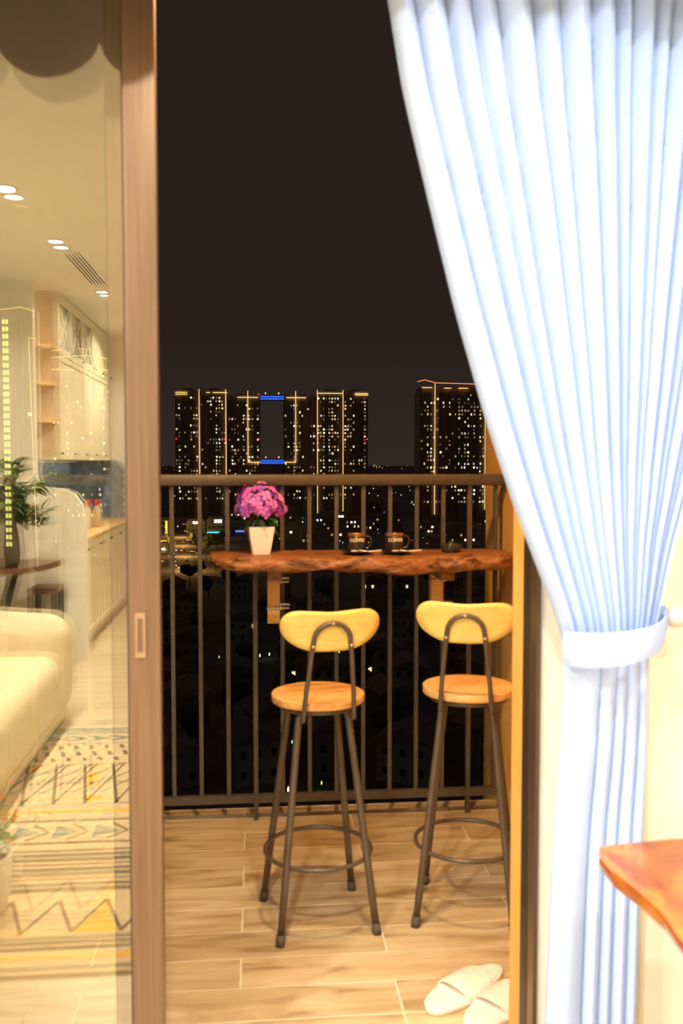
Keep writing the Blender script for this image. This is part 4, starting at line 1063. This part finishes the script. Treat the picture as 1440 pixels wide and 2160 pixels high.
# street with traffic under sodium lamps
x0, y0 = gp(383, 1198); x1, y1 = gp(371, 1122)
dirv = Vector((x1-x0, y1-y0)).normalized(); nv = Vector((-dirv.y, dirv.x))
rd = MB(); a0 = Vector((x0, y0)) - dirv*25; a1 = Vector((x1, y1))
rd.poly([(*(a0+nv*6), GZ+.05), (*(a0-nv*6), GZ+.05), (*(a1-nv*6), GZ+.05), (*(a1+nv*6), GZ+.05)])
struct(obj('road', rd, M['asphalt']), 'street lit amber by sodium lamps')
for k, (u, sd) in enumerate(((.05,7),(.30,7),(.55,7),(.80,7),(.18,-7),(.62,-7))):
    p_ = a0 + (a1-a0)*u + nv*-sd
    s = thing('sodium_lamp', 'amber sodium street lamp along the lit street', 'lamp', (p_.x, p_.y, GZ), 0, 'sodium lamps along the lit street')
    dd = nv*math.copysign(3, sd)
    obj('post', MB().tube([(0,0,0),(0,0,8),(dd.x*.4,dd.y*.4,8.8),(dd.x,dd.y,9)], .12, 6), M['tower_fin'], s)
    obj('lamp_head', MB().ico((dd.x,dd.y,8.9), .35, 1, (1,1,.5)), M['lamp_amber'], s)
    if k in (0, 1, 2, 3):
        l = bpy.data.lights.new('sodium_light', 'POINT'); l.energy = 7000; l.color = (1,.54,.14); l.shadow_soft_size = .3
        lo = bpy.data.objects.new('sodium_light', l); COL.objects.link(lo); lo.parent = s; lo.location = (dd.x*1.5, dd.y*1.5, 8.2)
carm = None
for k, (u, sd, red) in enumerate(((.12,-3,0),(.2,-3.2,0),(.28,-3,0),(.36,-3.4,0),(.22,3,1),(.45,3.2,1),(.62,3,1),(.55,-3,0),(.75,-3,0))):
    p_ = a0 + (a1-a0)*u + nv*-sd
    c = thing('car', 'car with red tail lamps driving up the lit street' if red else 'car with white headlamps coming down the lit street', 'car', (p_.x, p_.y, GZ+.06), math.atan2(dirv.y, dirv.x) + (0 if red else PI), 'cars driving up the lit street' if red else 'cars coming down the lit street')
    if carm is None:
        q = MB().prism([(-2.1,.3),(2.1,.3),(2.15,.75),(1.2,.9),(.6,1.4),(-1.1,1.42),(-1.8,.95),(-2.15,.85)], -.85, .85)
        for wx in (-1.3, 1.3):
            for wy in (-.86, .66): q.prism([(wx+.32*math.cos(i*PI/5), .32+.32*math.sin(i*PI/5)) for i in range(10)], wy, wy+.2)
        carm = q.mesh('car_body', M['car']); hlm = [MB().box(2.12, 2.25, a_, a_+.45, .5, .8).mesh('headlamp', M['lamp_white']) for a_ in (-.8, .35)]; tlm = [MB().box(-2.3, -2.12, a_, a_+.5, .6, .95).mesh('tail_lamp', M['lamp_red']) for a_ in (-.8, .3)]
    obj('body', carm, None, c)
    for m_ in hlm: obj('headlamp', m_, None, c)
    for m_ in tlm: obj('tail_lamp', m_, None, c)

# scattered lamps of the city
random.seed(42)
lampm = {}
for nm in ('white', 'warm', 'amber', 'blue', 'red'):
    lampm[nm] = MB().ico((0,0,0), 1, 1).box(-.05, .05, -.05, .05, -5, -.7, 1).mesh('street_lamp_'+nm, [M['lamp_'+nm], M['tower_fin']])
def lamp(px, py, nm, size):
    x, y = gp(px, py); r = size*y/1950
    for _ in range(30):
        if not any((x-a)**2 + (y-b)**2 < (c+r)**2 for a, b, c in placed): break
        px += random.uniform(-9, 9); py = min(1225, max(984.5, py + random.uniform(-4, 4))); x, y = gp(px, py); r = size*y/1950
    o = obj('street_lamp', lampm[nm], None); o.location = (x, y, GZ + r*5); o.scale = (r, r, r)
    tag(o, f'small {nm} street lamp among the distant city lights', 'lamp', f'{nm} street lamps in the distant city')
for k in range(34):          # horizon strings
    px = random.choice((random.uniform(335,372), random.uniform(552,598), random.uniform(778,884), random.uniform(90,240)))
    lamp(px, random.uniform(984.5,993), random.choice(('amber','red','warm','amber')), random.uniform(.5,.9))
for k in range(262):
    px = random.uniform(-20, 1050); py = 1032 + 185*random.random()**1.3
    if 395 < px < 470 and py > 1130: continue
    if 560 < px < 1050 and py > 1150 and random.random() < .6: continue
    nm = random.choices(('white','warm','amber','blue','red'), (4,5,2,1,.6))[0]
    lamp(px, py, nm, random.choice((.55,.7,.85,1.1,1.5)))

# houses
def house(x, y, rz, w, d, h, label, grp, lit=()):
    H = thing('house', label, 'house', (x, y, GZ), rz, grp)
    obj('walls', MB().box(-w/2, w/2, -d/2, d/2, 0, h), M['house'], H)
    q = MB().prism([(-w/2-.7,h),(w/2+.7,h),(0,h+w*.26)], -d/2-.7, d/2+.7)
    obj('roof', q, M['roof'], H)
    for r in range(2):
        for c in range(3):
            zz = 1.2 + r*3.1
            if zz+1.5 > h: continue
            xx = -w/2 + w*(c+.5)/3
            m_ = M['darkwin']
            if (r, c) in lit: m_ = M[('win_warm','win_pale','win_dim')[(r+2*c) % 3]]
            obj('window', MB().box(xx-.4, xx+.4, -d/2-.08, -d/2, zz, zz+1.1), m_, H)
    return H
random.seed(77)
hl_lab = 'unlit house with a dark gable roof in the blocks below the balcony'
for px, py, lb, lit in ((640,1428,'house with a lit front seen between the two posts of the left stool back',((0,0),(0,1),(0,2))),(784,1262,'house with two lit windows below the coffee mugs',((1,0),(1,1))),(856,1262,'house with one lit window below the coffee mugs',((1,1),)),(1024,1256,'house with a lit window near the ochre wall below the bar slab',((0,1),)),(805,1420,'house with one lit lower window between the stools',((0,0),)),(972,1406,'house with a dim lit window seen inside the right stool back',((1,2),)),(512,1352,'house with a lit upper window left of the left stool back',((1,2),))):
    x, y = gp(px, py); free(x, y, 7); house(x, y, random.uniform(-.15,.15), 8.5, 8, 7, lb, None, lit)
for (row, dd) in enumerate((146, 168, 192, 220, 252, 290, 335)):
    for c in range(9):
        px = 345 + (c + .5*(row % 2))*86 + random.uniform(-14, 14)
        x = mx_(px, dd); y = dd + random.uniform(-5, 5)
        w = random.uniform(6.5, 9); d = random.uniform(7, 10)
        if not free(x, y, .56*math.hypot(w, d)): continue
        house(x, y, random.uniform(-.6, .6), w, d, random.uniform(5.5, 8), hl_lab, 'unlit houses below the balcony')
# trees and garden lamps
def tree(x, y, h, k):
    t_ = thing('tree', 'dark bushy tree among the houses below the balcony', 'tree', (x, y, GZ), 0, 'dark trees below the balcony')
    q = MB()
    for i in range(7):
        a = random.uniform(0, 2*PI); r = random.uniform(0, h*.24)
        q.ico((r*math.cos(a), r*math.sin(a), h*random.uniform(.5,.85)), h*random.uniform(.16,.26), 2, (1,1,.85), .16)
    obj('crown', q, M['tree'], t_); obj('trunk', MB().tube([(0,0,0),(.1,0,h*.3),(0,.1,h*.6)], [h*.03,h*.022,h*.012], 6), M['bark'], t_)
random.seed(9)
for px, py in ((408,1128),(414,1142),(424,1122),(436,1148),(446,1126),(458,1136),(470,1122),(400,1215),(425,1190),(455,1180),(440,1240),(480,1215),(350,1290),(390,1330),(430,1400),(350,1480),(520,1400),(560,1390),(700,1330),(740,1380),(760,1420),(880,1350),(930,1330),(980,1480),(830,1560),(780,1500),(470,1500),(600,1560),(650,1620),(360,1640),(690,1250),(900,1230),(820,1230),(1000,1330)):
    x, y = gp(px, py + 22); h_ = random.uniform(6, 10)
    for _ in range(60):
        if free(x, y, h_*.5): tree(x, y, h_, 0); break
        x += random.uniform(-3, 3); y += random.uniform(-5, 5)
for k, (px, py) in enumerate(((462,1396),(520,1395),(548,1393),(568,1390),(668,1383),(715,1385),(751,1378),(800,1372),(838,1600),(678,1668),(608,1682),(575,1552),(500,1300),(394,1302),(346,1590),(350,1640),(930,1230),(985,1264),(1020,1300),(700,1500),(395,1255),(366,1253))):
    x, y = gp(px, py)
    for _ in range(40):
        if not any((x-a)**2 + (y-b)**2 < (c+.3)**2 for a, b, c in placed): break
        x += random.uniform(-1.5, 1.5); y += random.uniform(-3, 3)
    nm = random.choice(('lamp_green','lamp_warm','lamp_warm','lamp_white','lamp_green'))
    g_ = thing('garden_lamp', {'lamp_green':'green garden lamp lighting the dark gardens','lamp_warm':'warm garden lamp lighting the dark gardens','lamp_white':'white garden lamp lighting the dark gardens'}[nm], 'lamp', (x, y, GZ), 0, {'lamp_green':'green','lamp_warm':'warm','lamp_white':'white'}[nm] + ' garden lamps below the balcony')
    obj('post', MB().tube([(0,0,0),(0,0,1)], .06, 6), M['tower_fin'], g_)
    obj('bulb', MB().ico((0,0,1.2), .16*random.uniform(.8,1.3), 1, (1,1,2.6)), M[nm], g_)
